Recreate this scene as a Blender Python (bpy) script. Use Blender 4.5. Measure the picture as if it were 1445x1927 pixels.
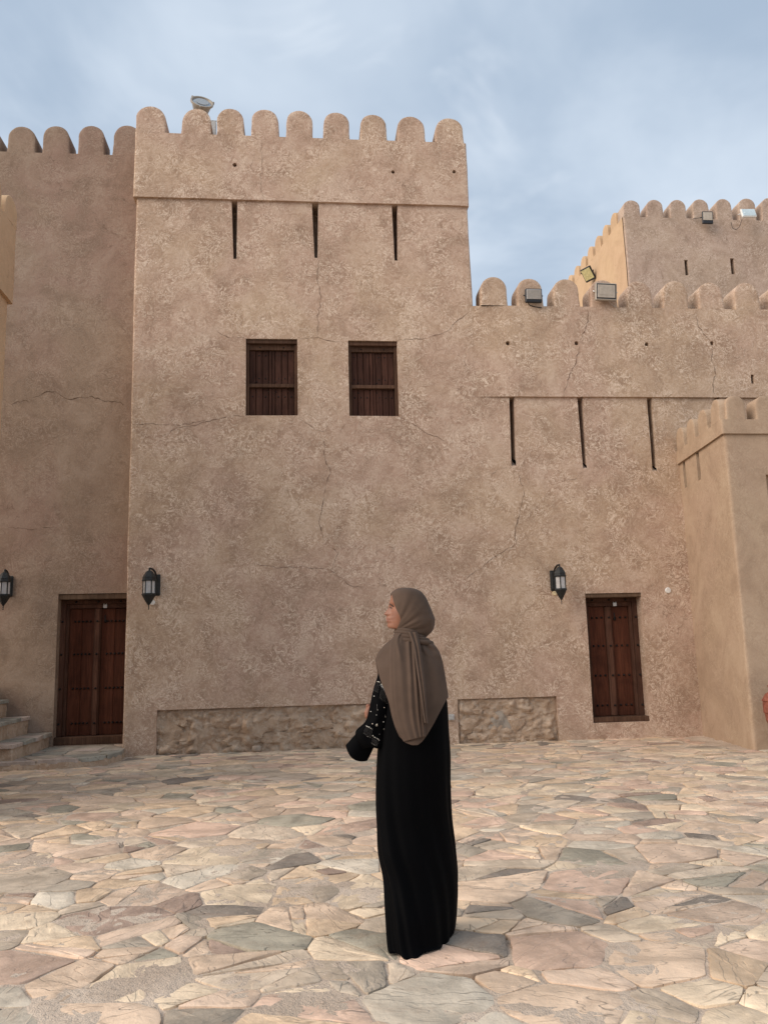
import bpy, bmesh, math, random
import numpy as np
from mathutils import Vector, Matrix, noise
from mathutils.bvhtree import BVHTree

for o in list(bpy.data.objects): bpy.data.objects.remove(o, do_unlink=True)
SC = bpy.context.scene
COL = SC.collection
RNG = random.Random(7)

# ------------------------------------------------------------------ camera
CAM_H, FPX, PITCH, ROLL, YAW = 1.36, 1551.03, 0.16728, 0.02537, 0.09807
PW, PH = 1445.0, 1927.0                      # the photograph's size: pixels measured in it are turned into metres
WALL_Y = 12.173
cF = Vector((math.sin(YAW)*math.cos(PITCH), math.cos(YAW)*math.cos(PITCH), math.sin(PITCH)))
cR0 = cF.cross(Vector((0,0,1))).normalized(); cU0 = cR0.cross(cF)
cR = cR0*math.cos(ROLL) - cU0*math.sin(ROLL); cU = cU0*math.cos(ROLL) + cR0*math.sin(ROLL)
cam = bpy.data.cameras.new('camera'); cam_o = bpy.data.objects.new('camera', cam); COL.objects.link(cam_o)
cam.sensor_fit = 'VERTICAL'; cam.sensor_height = 36.0; cam.lens = FPX/PH*36.0
cam.clip_start = 0.05; cam.clip_end = 2000
cam_o.matrix_world = Matrix(((cR.x,cU.x,-cF.x,0),(cR.y,cU.y,-cF.y,0),(cR.z,cU.z,-cF.z,CAM_H),(0,0,0,1)))
SC.camera = cam_o
SC.cycles.max_bounces = 6; SC.cycles.diffuse_bounces = 3; SC.cycles.glossy_bounces = 2; SC.cycles.transmission_bounces = 2
CAMP = Vector((0,0,CAM_H))

# ------------------------------------------------------------------ sky, sun, exposure
SUN_DIR = Vector((-0.80,-0.34,0.50)).normalized()       # towards the sun: low on the left, veiled by cloud
SUN_EL = math.asin(SUN_DIR.z)
world = bpy.data.worlds.new('World'); SC.world = world; world.use_nodes = True
SC.view_settings.view_transform = 'Standard'; SC.view_settings.look = 'None'
SC.view_settings.exposure = 1.06; SC.view_settings.gamma = 1.0; SC.view_settings.use_curve_mapping = False
sun = bpy.data.lights.new('sun','SUN'); sun.energy = 1.6; sun.angle = math.radians(50); sun.color = (1.0,0.88,0.76)
sun_o = bpy.data.objects.new('sun', sun); COL.objects.link(sun_o)
sun_o.rotation_euler = SUN_DIR.to_track_quat('Z','Y').to_euler(); sun_o.location = (-20,-4,30)

class NT:
    """short-hand for building node trees"""
    def __init__(s, nt): s.nt = nt; nt.nodes.clear()
    def n(s, typ, props=None, **ins):
        nd = s.nt.nodes.new(typ)
        for k,v in (props or {}).items(): setattr(nd,k,v)
        for k,v in ins.items():
            key = int(k[1:]) if k[0]=='i' and k[1:].isdigit() else k.replace('_',' ')
            s.put(nd.inputs[key], v)
        return nd
    def put(s, sock, v):
        if isinstance(v, bpy.types.NodeSocket): s.nt.links.new(v, sock)
        elif isinstance(v, bpy.types.Node): s.nt.links.new(v.outputs[0], sock)
        else: sock.default_value = v
    def m(s, op, a, b=0.0, c=None, clamp=False):
        nd = s.nt.nodes.new('ShaderNodeMath'); nd.operation = op; nd.use_clamp = clamp
        s.put(nd.inputs[0],a); s.put(nd.inputs[1],b)
        if c is not None: s.put(nd.inputs[2],c)
        return nd.outputs[0]
    def vm(s, op, a, b=None):
        nd = s.nt.nodes.new('ShaderNodeVectorMath'); nd.operation = op
        s.put(nd.inputs[0],a)
        if b is not None: s.put(nd.inputs[3] if op=='SCALE' else nd.inputs[1],b)
        return nd.outputs[0]
    def mix(s, f, a, b, mode='MIX'):
        nd = s.nt.nodes.new('ShaderNodeMix'); nd.data_type='RGBA'; nd.blend_type=mode
        s.put(nd.inputs[0],f); s.put(nd.inputs[6],a); s.put(nd.inputs[7],b)
        return nd.outputs[2]
    def noise(s, vec, scale, detail=4.0, rough=0.55, dist=0.0):
        nd = s.n('ShaderNodeTexNoise', Vector=vec, Scale=scale, Detail=detail, Roughness=rough, Distortion=dist)
        return nd.outputs[0]
    def ss(s, v, lo, hi):                    # smooth step
        nd = s.nt.nodes.new('ShaderNodeMapRange'); nd.interpolation_type='SMOOTHSTEP'
        s.put(nd.inputs[0],v); nd.inputs[1].default_value=lo; nd.inputs[2].default_value=hi
        return nd.outputs[0]
def C(r,g,b): return (r,g,b,1.0)

w = NT(world.node_tree)
tc = w.n('ShaderNodeTexCoord').outputs['Generated']
sky = w.n('ShaderNodeTexSky', {'sky_type':'NISHITA','sun_disc':False,'sun_elevation':SUN_EL,
      'sun_rotation':math.atan2(SUN_DIR.x,SUN_DIR.y),'air_density':1.0,'dust_density':2.0,'ozone_density':1.2})
sep = w.n('ShaderNodeSeparateXYZ', i0=tc)
den = w.m('ADD', w.m('MAXIMUM', sep.outputs[2], 0.0), 0.22)
comb = w.n('ShaderNodeCombineXYZ', i0=w.m('DIVIDE',sep.outputs[0],den), i1=w.m('DIVIDE',sep.outputs[1],den), i2=0.0)
cl1 = w.noise(comb.outputs[0], 2.1, 5.0, 0.52, 0.35)
cl2 = w.noise(comb.outputs[0], 0.8, 2.0, 0.5, 0.2)
cl3 = w.noise(w.vm('ADD', comb.outputs[0], (5.2,1.7,0.0)), 3.4, 4.0, 0.55, 0.5)
f1 = w.ss(w.m('ADD', w.m('MULTIPLY',cl1,0.6), w.m('MULTIPLY',cl2,0.4)), 0.38, 0.62)
cloud = w.mix(f1, C(2.08,2.58,3.25), C(3.40,3.85,4.40))
f2 = w.m('MULTIPLY', w.ss(cl3,0.50,0.72), w.ss(cl2,0.44,0.60))
cloud = w.mix(w.m('MULTIPLY',f2,0.75), cloud, C(4.8,5.1,5.45))
col = w.mix(0.94, sky.outputs[0], cloud)
bg = w.n('ShaderNodeBackground', Color=col, Strength=0.10)
w.n('ShaderNodeOutputWorld', Surface=bg.outputs[0])

# ------------------------------------------------------------------ measuring helpers
def ray(x,y): return cF + cR*((x-PW/2)/FPX) - cU*((y-PH/2)/FPX)
def at(x,y,Y):                                # the point of the plane Y = const seen at a photo pixel
    r = ray(x,y); v = r*(Y/r.y); v.z += CAM_H; return v
def gnd(x,y,z=0.0):                           # the point of the level z
    r = ray(x,y); v = r*((z-CAM_H)/r.z); v.z += CAM_H; return v
def onface(x,y,p0,p1):                        # the point of an upright plane through p0, p1 (plan); gives distance along it and z
    r = ray(x,y); d = Vector((p1[0]-p0[0],p1[1]-p0[1])); L = d.length; d/=L; n = Vector((d.y,-d.x))
    t = (n.x*p0[0]+n.y*p0[1])/(n.x*r.x+n.y*r.y); v = r*t
    return (v.x-p0[0])*d.x+(v.y-p0[1])*d.y, v.z+CAM_H
def project(v):
    q = Vector(v)-CAMP; d = q.dot(cF)
    return PW/2+FPX*q.dot(cR)/d, PH/2-FPX*q.dot(cU)/d, d

# ------------------------------------------------------------------ object helpers
def mesh_obj(name, bm, mat, parent=None, smooth=True, angle=None, loc=None):
    me = bpy.data.meshes.new(name); bm.to_mesh(me); bm.free()
    me.materials.append(mat)
    if smooth: me.polygons.foreach_set('use_smooth',[True]*len(me.polygons))
    if smooth and angle is not None: me.set_sharp_from_angle(angle=math.radians(angle))
    o = bpy.data.objects.new(name, me); COL.objects.link(o)
    if loc is not None: o.location = loc
    if parent is not None: o.parent = parent
    return o
def tag(o, label=None, cat=None, group=None, kind=None):
    if label: o['label']=label
    if cat: o['category']=cat
    if group: o['group']=group
    if kind: o['kind']=kind
    return o
def empty(name, label, cat, group=None, loc=(0,0,0)):
    o = bpy.data.objects.new(name,None); COL.objects.link(o); o.location = loc; o.empty_display_size=0.2
    return tag(o,label,cat,group)
def bx(bm, x0,x1,y0,y1,z0,z1, bev=0.0, M=None):
    r = bmesh.ops.create_cube(bm, size=1.0)
    vs = r['verts']
    for v in vs:
        v.co = Vector(((x0+x1)/2+v.co.x*(x1-x0),(y0+y1)/2+v.co.y*(y1-y0),(z0+z1)/2+v.co.z*(z1-z0)))
    if bev>0:
        es = list({e for v in vs for e in v.link_edges})
        r2 = bmesh.ops.bevel(bm, geom=es, offset=bev, segments=1, affect='EDGES')
        vs = list({v for f in r2['faces'] for v in f.verts}|{v for v in vs if v.is_valid})
    if M is not None:
        for v in vs: v.co = M@v.co
    return vs
def tube(bm, pts, r, sides=8, caps=True):
    pts=[Vector(p) for p in pts]; rings=[]; n=len(pts)
    rr = r if isinstance(r,(list,tuple)) else [r]*n
    prev=None
    for i,p in enumerate(pts):
        d = (pts[min(i+1,n-1)]-pts[max(i-1,0)]).normalized()
        if prev is None:
            a = d.cross(Vector((0,0,1)))
            if a.length<1e-3: a = d.cross(Vector((1,0,0)))
        else: a = prev - d*prev.dot(d)
        a.normalize(); prev=a; b=d.cross(a)
        rings.append([bm.verts.new(p+(a*math.cos(2*math.pi*k/sides)+b*math.sin(2*math.pi*k/sides))*rr[i]) for k in range(sides)])
    for i in range(n-1):
        for k in range(sides):
            bm.faces.new((rings[i][k],rings[i][(k+1)%sides],rings[i+1][(k+1)%sides],rings[i+1][k]))
    if caps:
        bm.faces.new(rings[0][::-1]); bm.faces.new(rings[-1])
def lathe(bm, prof, sides=24, M=None, phase=0.0):
    rings=[]
    for r,z in prof:
        ring=[]
        for k in range(sides):
            a=2*math.pi*k/sides+phase
            v=Vector((r*math.cos(a),r*math.sin(a),z))
            ring.append(bm.verts.new(M@v if M is not None else v))
        rings.append(ring)
    for i in range(len(prof)-1):
        for k in range(sides):
            bm.faces.new((rings[i][k],rings[i][(k+1)%sides],rings[i+1][(k+1)%sides],rings[i+1][k]))
    bm.faces.new(rings[0][::-1]); bm.faces.new(rings[-1])
    return rings
def fbm(x,y,z,f,o=4):
    return noise.fractal(Vector((x*f,y*f,z*f)),1.0,2.0,o)
def lerp(a,b,t): return a+(b-a)*t
def interp(x, tab):
    if x<=tab[0][0]: return tab[0][1]
    for (x0,y0),(x1,y1) in zip(tab,tab[1:]):
        if x<=x1: return lerp(y0,y1,(x-x0)/(x1-x0)) if x1>x0 else y1
    return tab[-1][1]
def sinterp(x, tab):                          # smooth (Catmull-Rom like) interpolation
    n=len(tab)
    if x<=tab[0][0]: return tab[0][1]
    if x>=tab[-1][0]: return tab[-1][1]
    for i in range(n-1):
        x0,y0=tab[i]; x1,y1=tab[i+1]
        if x<=x1:
            h=x1-x0; t=(x-x0)/h
            def sl(k):
                if k<=0: return (tab[1][1]-tab[0][1])/(tab[1][0]-tab[0][0])
                if k>=n-1: return (tab[-1][1]-tab[-2][1])/(tab[-1][0]-tab[-2][0])
                a=(tab[k][1]-tab[k-1][1])/(tab[k][0]-tab[k-1][0]); b=(tab[k+1][1]-tab[k][1])/(tab[k+1][0]-tab[k][0])
                return 0 if a*b<0 else (a+b)/2
            m0,m1=sl(i)*h,sl(i+1)*h
            return (2*t**3-3*t*t+1)*y0+(t**3-2*t*t+t)*m0+(-2*t**3+3*t*t)*y1+(t**3-t*t)*m1

# ------------------------------------------------------------------ materials
def newmat(name):
    m = bpy.data.materials.new(name); m.use_nodes=True
    return m, NT(m.node_tree)
def finish(t, color, rough, bump=None, bstr=0.3, bdist=0.01, spec=0.3, metal=0.0, **kw):
    args=dict(Base_Color=color, Roughness=rough, Metallic=metal)
    args.update(kw)
    b = t.n('ShaderNodeBsdfPrincipled', **args)
    b.inputs['Specular IOR Level'].default_value=spec
    if bump is not None:
        bp = t.n('ShaderNodeBump', Strength=bstr, Distance=bdist, Height=bump)
        t.put(b.inputs['Normal'], bp.outputs[0])
    t.n('ShaderNodeOutputMaterial', Surface=b.outputs[0])
    return b
def plaster(name, tan, pink, light, dark, fleck=0.8, grain=1.0, bump=0.6):
    m,t = newmat(name)
    pos = t.n('ShaderNodeNewGeometry').outputs['Position']
    wn = t.n('ShaderNodeTexNoise',Vector=pos,Scale=4.3,Detail=2.0,Roughness=0.6).outputs[1]
    warp = t.vm('ADD', pos, t.vm('SCALE', t.vm('SUBTRACT', wn, (0.5,0.5,0.5)), 0.45))
    big = t.noise(pos, 0.40, 3.0, 0.6, 0.8)
    mid = t.noise(t.vm('ADD',pos,(2.0,9.0,5.0)), 1.5, 5.0, 0.68, 0.8)
    wisp = t.noise(warp, 11.5, 3.0, 0.66)
    wisp2 = t.noise(warp, 31.0, 2.0, 0.6)
    brk = t.noise(t.vm('ADD',pos,(9.0,3.0,4.0)), 5.0, 3.0, 0.65)
    fine = t.noise(pos, 85.0, 2.0, 0.6)
    col = t.mix(t.ss(big,0.38,0.62), tan, pink)
    col = t.mix(t.m('MULTIPLY',t.ss(mid,0.45,0.66),0.55), col, dark)
    col = t.mix(t.m('MULTIPLY',t.ss(brk,0.50,0.68),0.20), col, dark)
    col = t.mix(t.m('MULTIPLY',t.ss(mid,0.50,0.32),0.28), col, light)
    dens = t.m('ADD',t.m('MULTIPLY',t.ss(t.noise(t.vm('ADD',pos,(4.0,1.0,8.0)),2.2,3.0,0.65),0.42,0.60),0.62),0.38)
    dk = t.m('MAXIMUM', t.ss(wisp,0.44,0.36), t.ss(wisp2,0.42,0.36))
    col = t.mix(t.m('MULTIPLY',t.m('MULTIPLY',dk,dens),0.50*fleck), col, dark)
    # trowel strokes: thin pale ridges and specks, denser in patches
    ridge = t.m('SUBTRACT',1.0,t.m('MULTIPLY',t.m('ABSOLUTE',t.m('SUBTRACT',wisp,0.53)),27.0),clamp=True)
    fl = t.m('MULTIPLY', t.m('MAXIMUM', ridge, t.ss(wisp2,0.56,0.63)), dens)
    col = t.mix(t.m('MULTIPLY',fl,fleck), col, light)
    vor = t.n('ShaderNodeTexVoronoi', {'feature':'DISTANCE_TO_EDGE'}, Vector=warp, Scale=1.7)
    line = t.m('MULTIPLY', t.m('SUBTRACT',1.0,t.ss(vor.outputs[0],0.0,0.011)), t.m('MULTIPLY',t.ss(brk,0.42,0.52),t.ss(big,0.47,0.60)))
    col = t.mix(t.m('MULTIPLY',line,0.45), col, (dark[0]*0.45,dark[1]*0.42,dark[2]*0.4,1))
    col = t.mix(t.m('MULTIPLY',t.m('SUBTRACT',fine,0.5),1.1*grain,clamp=True), col, light)
    hgt = t.m('ADD', t.m('ADD', t.m('MULTIPLY',wisp,0.6), t.m('MULTIPLY',wisp2,0.40)), t.m('MULTIPLY',fine,0.12))
    finish(t, col, 0.92, hgt, bump, 0.016, 0.15)
    return m
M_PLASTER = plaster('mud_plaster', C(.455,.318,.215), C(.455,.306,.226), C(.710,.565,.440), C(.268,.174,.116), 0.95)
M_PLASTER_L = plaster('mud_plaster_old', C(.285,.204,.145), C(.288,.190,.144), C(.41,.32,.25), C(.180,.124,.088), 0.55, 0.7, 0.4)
M_PLASTER_G = plaster('mud_plaster_smooth', C(.410,.295,.202), C(.398,.280,.198), C(.52,.40,.29), C(.285,.197,.134), 0.42, 0.7, 0.35)
M_PLASTER_K = plaster('mud_plaster_keep', C(.440,.322,.238), C(.432,.308,.238), C(.66,.53,.43), C(.275,.192,.138), 0.85, 1.0, 0.5)
M_PLASTER_W = plaster('mud_plaster_ochre_and_sunlit', C(.555,.380,.230), C(.530,.352,.218), C(.64,.46,.30), C(.43,.285,.170), 0.25, 0.5, 0.35)  # the ochre building's own colour; on the keep's side it paints in sunlight

def wood(name, c1, c2, scale=1.0, gl=0.5):
    m,t = newmat(name)
    pos = t.n('ShaderNodeNewGeometry').outputs['Position']
    sv = t.n('ShaderNodeMapping', Vector=pos, Scale=(34.0*scale,34.0*scale,2.0*scale)).outputs[0]
    g = t.noise(sv,1.0,6.0,0.65,1.2); b = t.noise(pos,2.3,4.0,0.6,0.5)
    oi = t.n('ShaderNodeObjectInfo').outputs['Random']
    col = t.mix(t.ss(g,0.33,0.68), c1, c2)
    col = t.mix(t.m('MULTIPLY',t.ss(b,0.45,0.72),0.55), col, (c1[0]*0.55,c1[1]*0.55,c1[2]*0.55,1))
    hsv = t.n('ShaderNodeHueSaturation', Color=col, Value=t.m('ADD',t.m('MULTIPLY',oi,0.45),0.75))
    finish(t, hsv.outputs[0], min(1.0,gl+0.15), g, 0.35, 0.004, 0.14)
    return m
M_DOOR = wood('red_brown_door_wood', C(.062,.019,.010), C(.110,.037,.019))
M_DOORL = wood('worn_red_brown_wood', C(.062,.027,.017), C(.115,.055,.035), 1.0, 0.6)
M_SHUT = wood('dark_shutter_wood', C(.046,.019,.0125), C(.088,.039,.026), 1.2, 0.6)
M_FRAME = wood('brown_frame_wood', C(.066,.034,.021), C(.120,.066,.042), 1.0, 0.65)
M_BEAM = wood('pale_beam_wood', C(.125,.078,.050), C(.20,.130,.085), 0.6, 0.8)

def simple(name, col, rough=0.6, metal=0.0, spec=0.4, nscale=30.0, var=0.25, bstr=0.1):
    m,t = newmat(name)
    pos = t.n('ShaderNodeNewGeometry').outputs['Position']
    n1 = t.noise(pos, nscale, 4.0, 0.6)
    c = t.mix(t.ss(n1,0.3,0.7), (col[0]*(1-var),col[1]*(1-var),col[2]*(1-var),1), (min(1,col[0]*(1+var)),min(1,col[1]*(1+var)),min(1,col[2]*(1+var)),1))
    finish(t, c, rough, n1, bstr, 0.003, spec, metal)
    return m
M_IRON = simple('weathered_black_iron', C(.030,.031,.030), 0.55, 0.5, 0.5, 60, 0.35)
M_STUD = simple('iron_stud', C(.016,.013,.012), 0.45, 0.6, 0.5, 80, 0.3)
M_GLASSF = simple('frosted_glass', C(.48,.46,.44), 0.25, 0.0, 0.5, 14, 0.12, 0.02)
M_STEEL = simple('brushed_steel', C(.52,.50,.47), 0.35, 0.8, 0.5, 60, 0.15)
M_WHITEP = simple('white_plastic', C(.74,.72,.68), 0.5, 0.0, 0.4, 40, 0.08)
M_CREAMP = simple('cream_plastic', C(.70,.58,.36), 0.5, 0.0, 0.4, 40, 0.15)
M_BLACKP = simple('black_plastic', C(.018,.020,.024), 0.5, 0.0, 0.4, 40, 0.2)
M_GREYP = simple('grey_paint', C(.46,.44,.41), 0.5, 0.2, 0.4, 40, 0.12)
M_TAUPEP = simple('taupe_paint', C(.36,.31,.25), 0.5, 0.1, 0.4, 40, 0.10)
M_LENSB = simple('beige_lens', C(.42,.36,.29), 0.22, 0.0, 0.5, 20, 0.08, 0.02)
M_LENSY = simple('yellow_lens', C(.56,.49,.24), 0.25, 0.0, 0.5, 20, 0.15, 0.02)
M_LENSW = simple('pale_lens', C(.50,.60,.64), 0.10, 0.0, 0.7, 20, 0.08, 0.01)
M_SPOTG = simple('spot_glass', C(.34,.38,.42), 0.06, 0.3, 0.8, 12, 0.3, 0.03)
M_CABLE = simple('cable_rubber', C(.03,.028,.027), 0.6)
M_CABLEW = simple('pale_cable', C(.42,.36,.30), 0.6)
M_CRACK = simple('crack_shadow', C(.115,.074,.050), 1.0, 0, 0.0, 50, 0.4)
M_CLAY = simple('terracotta', C(.235,.080,.052), 0.75, 0, 0.25, 18, 0.25, 0.2)

# stone: tint comes with the mesh
def stone_mat(name, rel=1.0):
    m,t = newmat(name)
    at_ = t.n('ShaderNodeAttribute', {'attribute_name':'tint'})
    base = at_.outputs['Color']; al = at_.outputs['Alpha']
    pos = t.n('ShaderNodeNewGeometry').outputs['Position']
    ang = t.m('MULTIPLY', al, 6.283)
    rot = t.n('ShaderNodeVectorRotate', {'rotation_type':'Z_AXIS'}, Vector=pos, Angle=ang).outputs[0]
    rot = t.vm('ADD', rot, t.n('ShaderNodeCombineXYZ', i0=t.m('MULTIPLY',al,37.0), i1=t.m('MULTIPLY',al,91.0), i2=0.0).outputs[0])
    st = t.n('ShaderNodeMapping', Vector=rot, Scale=(2.6,8.5,3.0)).outputs[0]
    clo = t.noise(rot, 3.0, 5.0, 0.65, 0.6)
    streak = t.noise(st, 1.4, 4.0, 0.65, 0.6)
    fine = t.noise(pos, 60.0, 3.0, 0.7)
    spot = t.noise(pos, 13.0, 4.0, 0.65)
    layer = t.noise(st, 0.55, 3.0, 0.55, 0.3)
    lt = t.vm('SCALE', base, 1.22); dk = t.vm('SCALE', base, 0.74)
    c = t.mix(t.ss(clo,0.34,0.66), dk, lt)
    c = t.mix(t.m('MULTIPLY',t.ss(streak,0.52,0.72),0.40), c, t.mix(0.55, dk, C(.36,.22,.14)))
    c = t.mix(t.m('MULTIPLY',t.ss(spot,0.58,0.74),0.42), c, C(.22,.17,.13))
    c = t.mix(t.m('MULTIPLY',t.ss(fine,0.48,0.8),0.40), c, C(.58,.47,.36))
    # broken layer edges: short dark lines where the cleft steps down
    lines = []
    for lv in (0.45,0.56):
        e = t.m('SUBTRACT',1.0,t.m('MULTIPLY',t.m('ABSOLUTE',t.m('SUBTRACT',layer,lv)),110.0),clamp=True)
        lines.append(t.m('MULTIPLY', e, t.ss(clo,0.50,0.56)))
    edge = t.m('MAXIMUM', lines[0], lines[1])
    c = t.mix(t.m('MULTIPLY',edge,0.50), c, C(.11,.085,.065))
    stp = t.m('ADD', t.ss(layer,0.445,0.455), t.ss(layer,0.555,0.565))
    h = t.m('ADD', t.m('MULTIPLY',stp,0.25), t.m('ADD', t.m('MULTIPLY',streak,0.50), t.m('ADD',t.m('MULTIPLY',fine,0.22),t.m('MULTIPLY',spot,0.45))))
    h = t.m('SUBTRACT', h, t.m('MULTIPLY',edge,0.2))
    finish(t, c, 0.82, h, 0.62*rel, 0.018, 0.22)
    return m
M_STONE = stone_mat('flag_stone')
def mortar():
    m,t = newmat('sandy_mortar')
    pos = t.n('ShaderNodeNewGeometry').outputs['Position']
    a = t.noise(pos,1.7,3.0,0.6,0.6); b = t.noise(pos,26.0,3.0,0.7); d = t.noise(pos,140.0,1.0,0.6)
    c = t.mix(t.ss(a,0.35,0.66), C(.46,.360,.275), C(.60,.485,.38))
    c = t.mix(t.m('MULTIPLY',t.ss(b,0.52,0.72),0.5), c, C(.24,.175,.125))
    c = t.mix(t.m('MULTIPLY',t.ss(d,0.5,0.8),0.4), c, C(.55,.45,.36))
    h = t.m('ADD', t.m('MULTIPLY',b,0.7), t.m('MULTIPLY',d,0.25))
    finish(t, c, 0.95, h, 0.9, 0.02, 0.15)
    return m
M_MORTAR = mortar()
def rubble(name='rubble_render'):
    m,t = newmat(name)
    pos = t.n('ShaderNodeNewGeometry').outputs['Position']
    a = t.noise(pos,2.8,4.0,0.65,1.0); b = t.noise(pos,14.0,4.0,0.7,0.8); d=t.noise(pos,70.0,2.0,0.6)
    c = t.mix(t.ss(a,0.36,0.64), C(.43,.295,.198), C(.54,.400,.288))
    c = t.mix(t.m('MULTIPLY',t.ss(b,0.50,0.66),0.60), c, C(.60,.49,.38))
    c = t.mix(t.m('MULTIPLY',t.ss(t.noise(pos,9.0,5.0,0.6,1.0),0.55,0.7),0.50), c, C(.25,.170,.115))
    finish(t, c, 0.95, t.m('ADD',b,t.m('MULTIPLY',d,0.3)), 0.9, 0.03, 0.15)
    return m
M_RUBBLE = rubble()

def cloth(name, c, rough=0.85, sheen=0.2, weave=900.0, bstr=0.3):
    m,t = newmat(name)
    pos = t.n('ShaderNodeNewGeometry').outputs['Position']
    n1 = t.noise(pos,7.0,4.0,0.55); n2 = t.noise(pos,weave,2.0,0.5)
    col = t.mix(t.ss(n1,0.3,0.7), (c[0]*0.88,c[1]*0.88,c[2]*0.88,1), (c[0]*1.1,c[1]*1.1,c[2]*1.1,1))
    b = finish(t, col, rough, t.m('ADD',t.m('MULTIPLY',n1,0.3),n2), bstr, 0.001, 0.15)
    b.inputs['Sheen Weight'].default_value = sheen; b.inputs['Sheen Roughness'].default_value=0.5
    return m
M_ABAYA = cloth('black_crepe', C(.0011,.0011,.0015), 0.70, 0.0, 700.0)
M_ABAYA.node_tree.nodes['Principled BSDF'].inputs['Specular IOR Level'].default_value=0.05
M_HIJAB = cloth('brown_jersey', C(.088,.058,.042), 0.88, 0.04)
M_BEAD = simple('silver_bead', C(.70,.66,.58), 0.22, 0.7, 0.6, 40, 0.15)
M_THREAD = simple('grey_thread', C(.11,.10,.095), 0.5, 0.2, 0.4, 60, 0.3)
M_SHOE = simple('black_leather', C(.012,.012,.012), 0.5)
M_HAIR = simple('dark_hair', C(.012,.008,.006), 0.6)
M_LIP = simple('lip', C(.30,.105,.080), 0.45)
M_EYE = simple('eye_white', C(.55,.50,.46), 0.25)
def skinmat():
    m,t = newmat('skin')
    pos = t.n('ShaderNodeNewGeometry').outputs['Position']
    n1=t.noise(pos,28.0,4.0,0.55); n2=t.noise(pos,400.0,2.0)
    c=t.mix(t.ss(n1,0.3,0.7), C(.215,.090,.053), C(.270,.120,.072))
    b=finish(t,c,0.48,n2,0.1,0.0006,0.35)
    b.inputs['Subsurface Weight'].default_value=0.12; b.inputs['Subsurface Radius'].default_value=(0.010,0.004,0.002)
    return m
M_SKIN = skinmat()

# ------------------------------------------------------------------ stones cut from a power diagram
def clip(poly, nx,ny,c):                      # keep nx*x+ny*y <= c
    out=[]; n=len(poly)
    for i in range(n):
        a=poly[i]; b=poly[(i+1)%n]; da=nx*a[0]+ny*a[1]-c; db=nx*b[0]+ny*b[1]-c
        if da<=0: out.append(a)
        if (da<0<db) or (db<0<da):
            t=da/(da-db); out.append((a[0]+(b[0]-a[0])*t,a[1]+(b[1]-a[1])*t))
    return out
def cells(seeds, region, kmax=26):
    P=np.array([(s[0],s[1]) for s in seeds]); R=np.array([s[2] for s in seeds]); res=[]
    for i in range(len(P)):
        d=((P-P[i])**2).sum(1); order=np.argsort(d)[1:kmax+1]
        poly=list(region)
        for j in order:
            dx,dy=P[j]-P[i]
            c=(P[j]@P[j]-P[i]@P[i]+R[i]**2-R[j]**2)/2
            poly=clip(poly,dx,dy,c)
            if len(poly)<3: break
        res.append(poly if len(poly)>=3 else None)
    return res
def area2(p): return 0.5*sum(p[i][0]*p[(i+1)%len(p)][1]-p[(i+1)%len(p)][0]*p[i][1] for i in range(len(p)))
def inset(poly, d):
    out=list(poly); n=len(poly)
    for i in range(n):
        a=poly[i]; b=poly[(i+1)%n]; ex,ey=b[0]-a[0],b[1]-a[1]; L=math.hypot(ex,ey)
        if L<1e-6: continue
        nx,ny=ey/L,-ex/L                      # outward for counter-clockwise
        out=clip(out,nx,ny,nx*a[0]+ny*a[1]-d*RNG.uniform(0.5,1.5))
        if len(out)<3: return None
    return out
def ragged(poly, step, amp, rng, chop=0.10):
    pts=[]; n=len(poly)
    for i in range(n):                         # blunt corners, then break the edges up
        a=Vector(poly[i]); b=Vector(poly[(i+1)%n]); L=(b-a).length
        c=min(chop*L,0.018)
        s=a+(b-a)*(c/L if L>0 else 0); e=b-(b-a)*(c/L if L>0 else 0)
        k=max(1,int((e-s).length/step)); nrm=Vector(((b-a).y,-(b-a).x)).normalized()
        for q in range(k+1):
            p=s+(e-s)*(q/k); 
            off=amp*noise.noise(Vector((p.x*7,p.y*7,3.1)))+amp*0.7*rng.uniform(-1,1)
            pts.append(p+nrm*off)
    return pts
TINTS=[((.650,.490,.335),20),((.630,.480,.350),18),((.605,.460,.345),14),((.660,.535,.385),16),((.550,.450,.340),11),((.600,.430,.325),9),
       ((.490,.405,.310),9),((.410,.350,.275),6),((.345,.315,.245),3),((.350,.255,.200),3),((.585,.515,.410),8),((.240,.205,.170),3)]
def pick(rng):
    s=sum(x[1] for x in TINTS); r=rng.uniform(0,s)
    for c,wt in TINTS:
        r-=wt
        if r<=0: break
    k=rng.uniform(0.86,1.10)
    return (c[0]*k*1.06,c[1]*k*1.025,c[2]*k*1.0)
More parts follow.
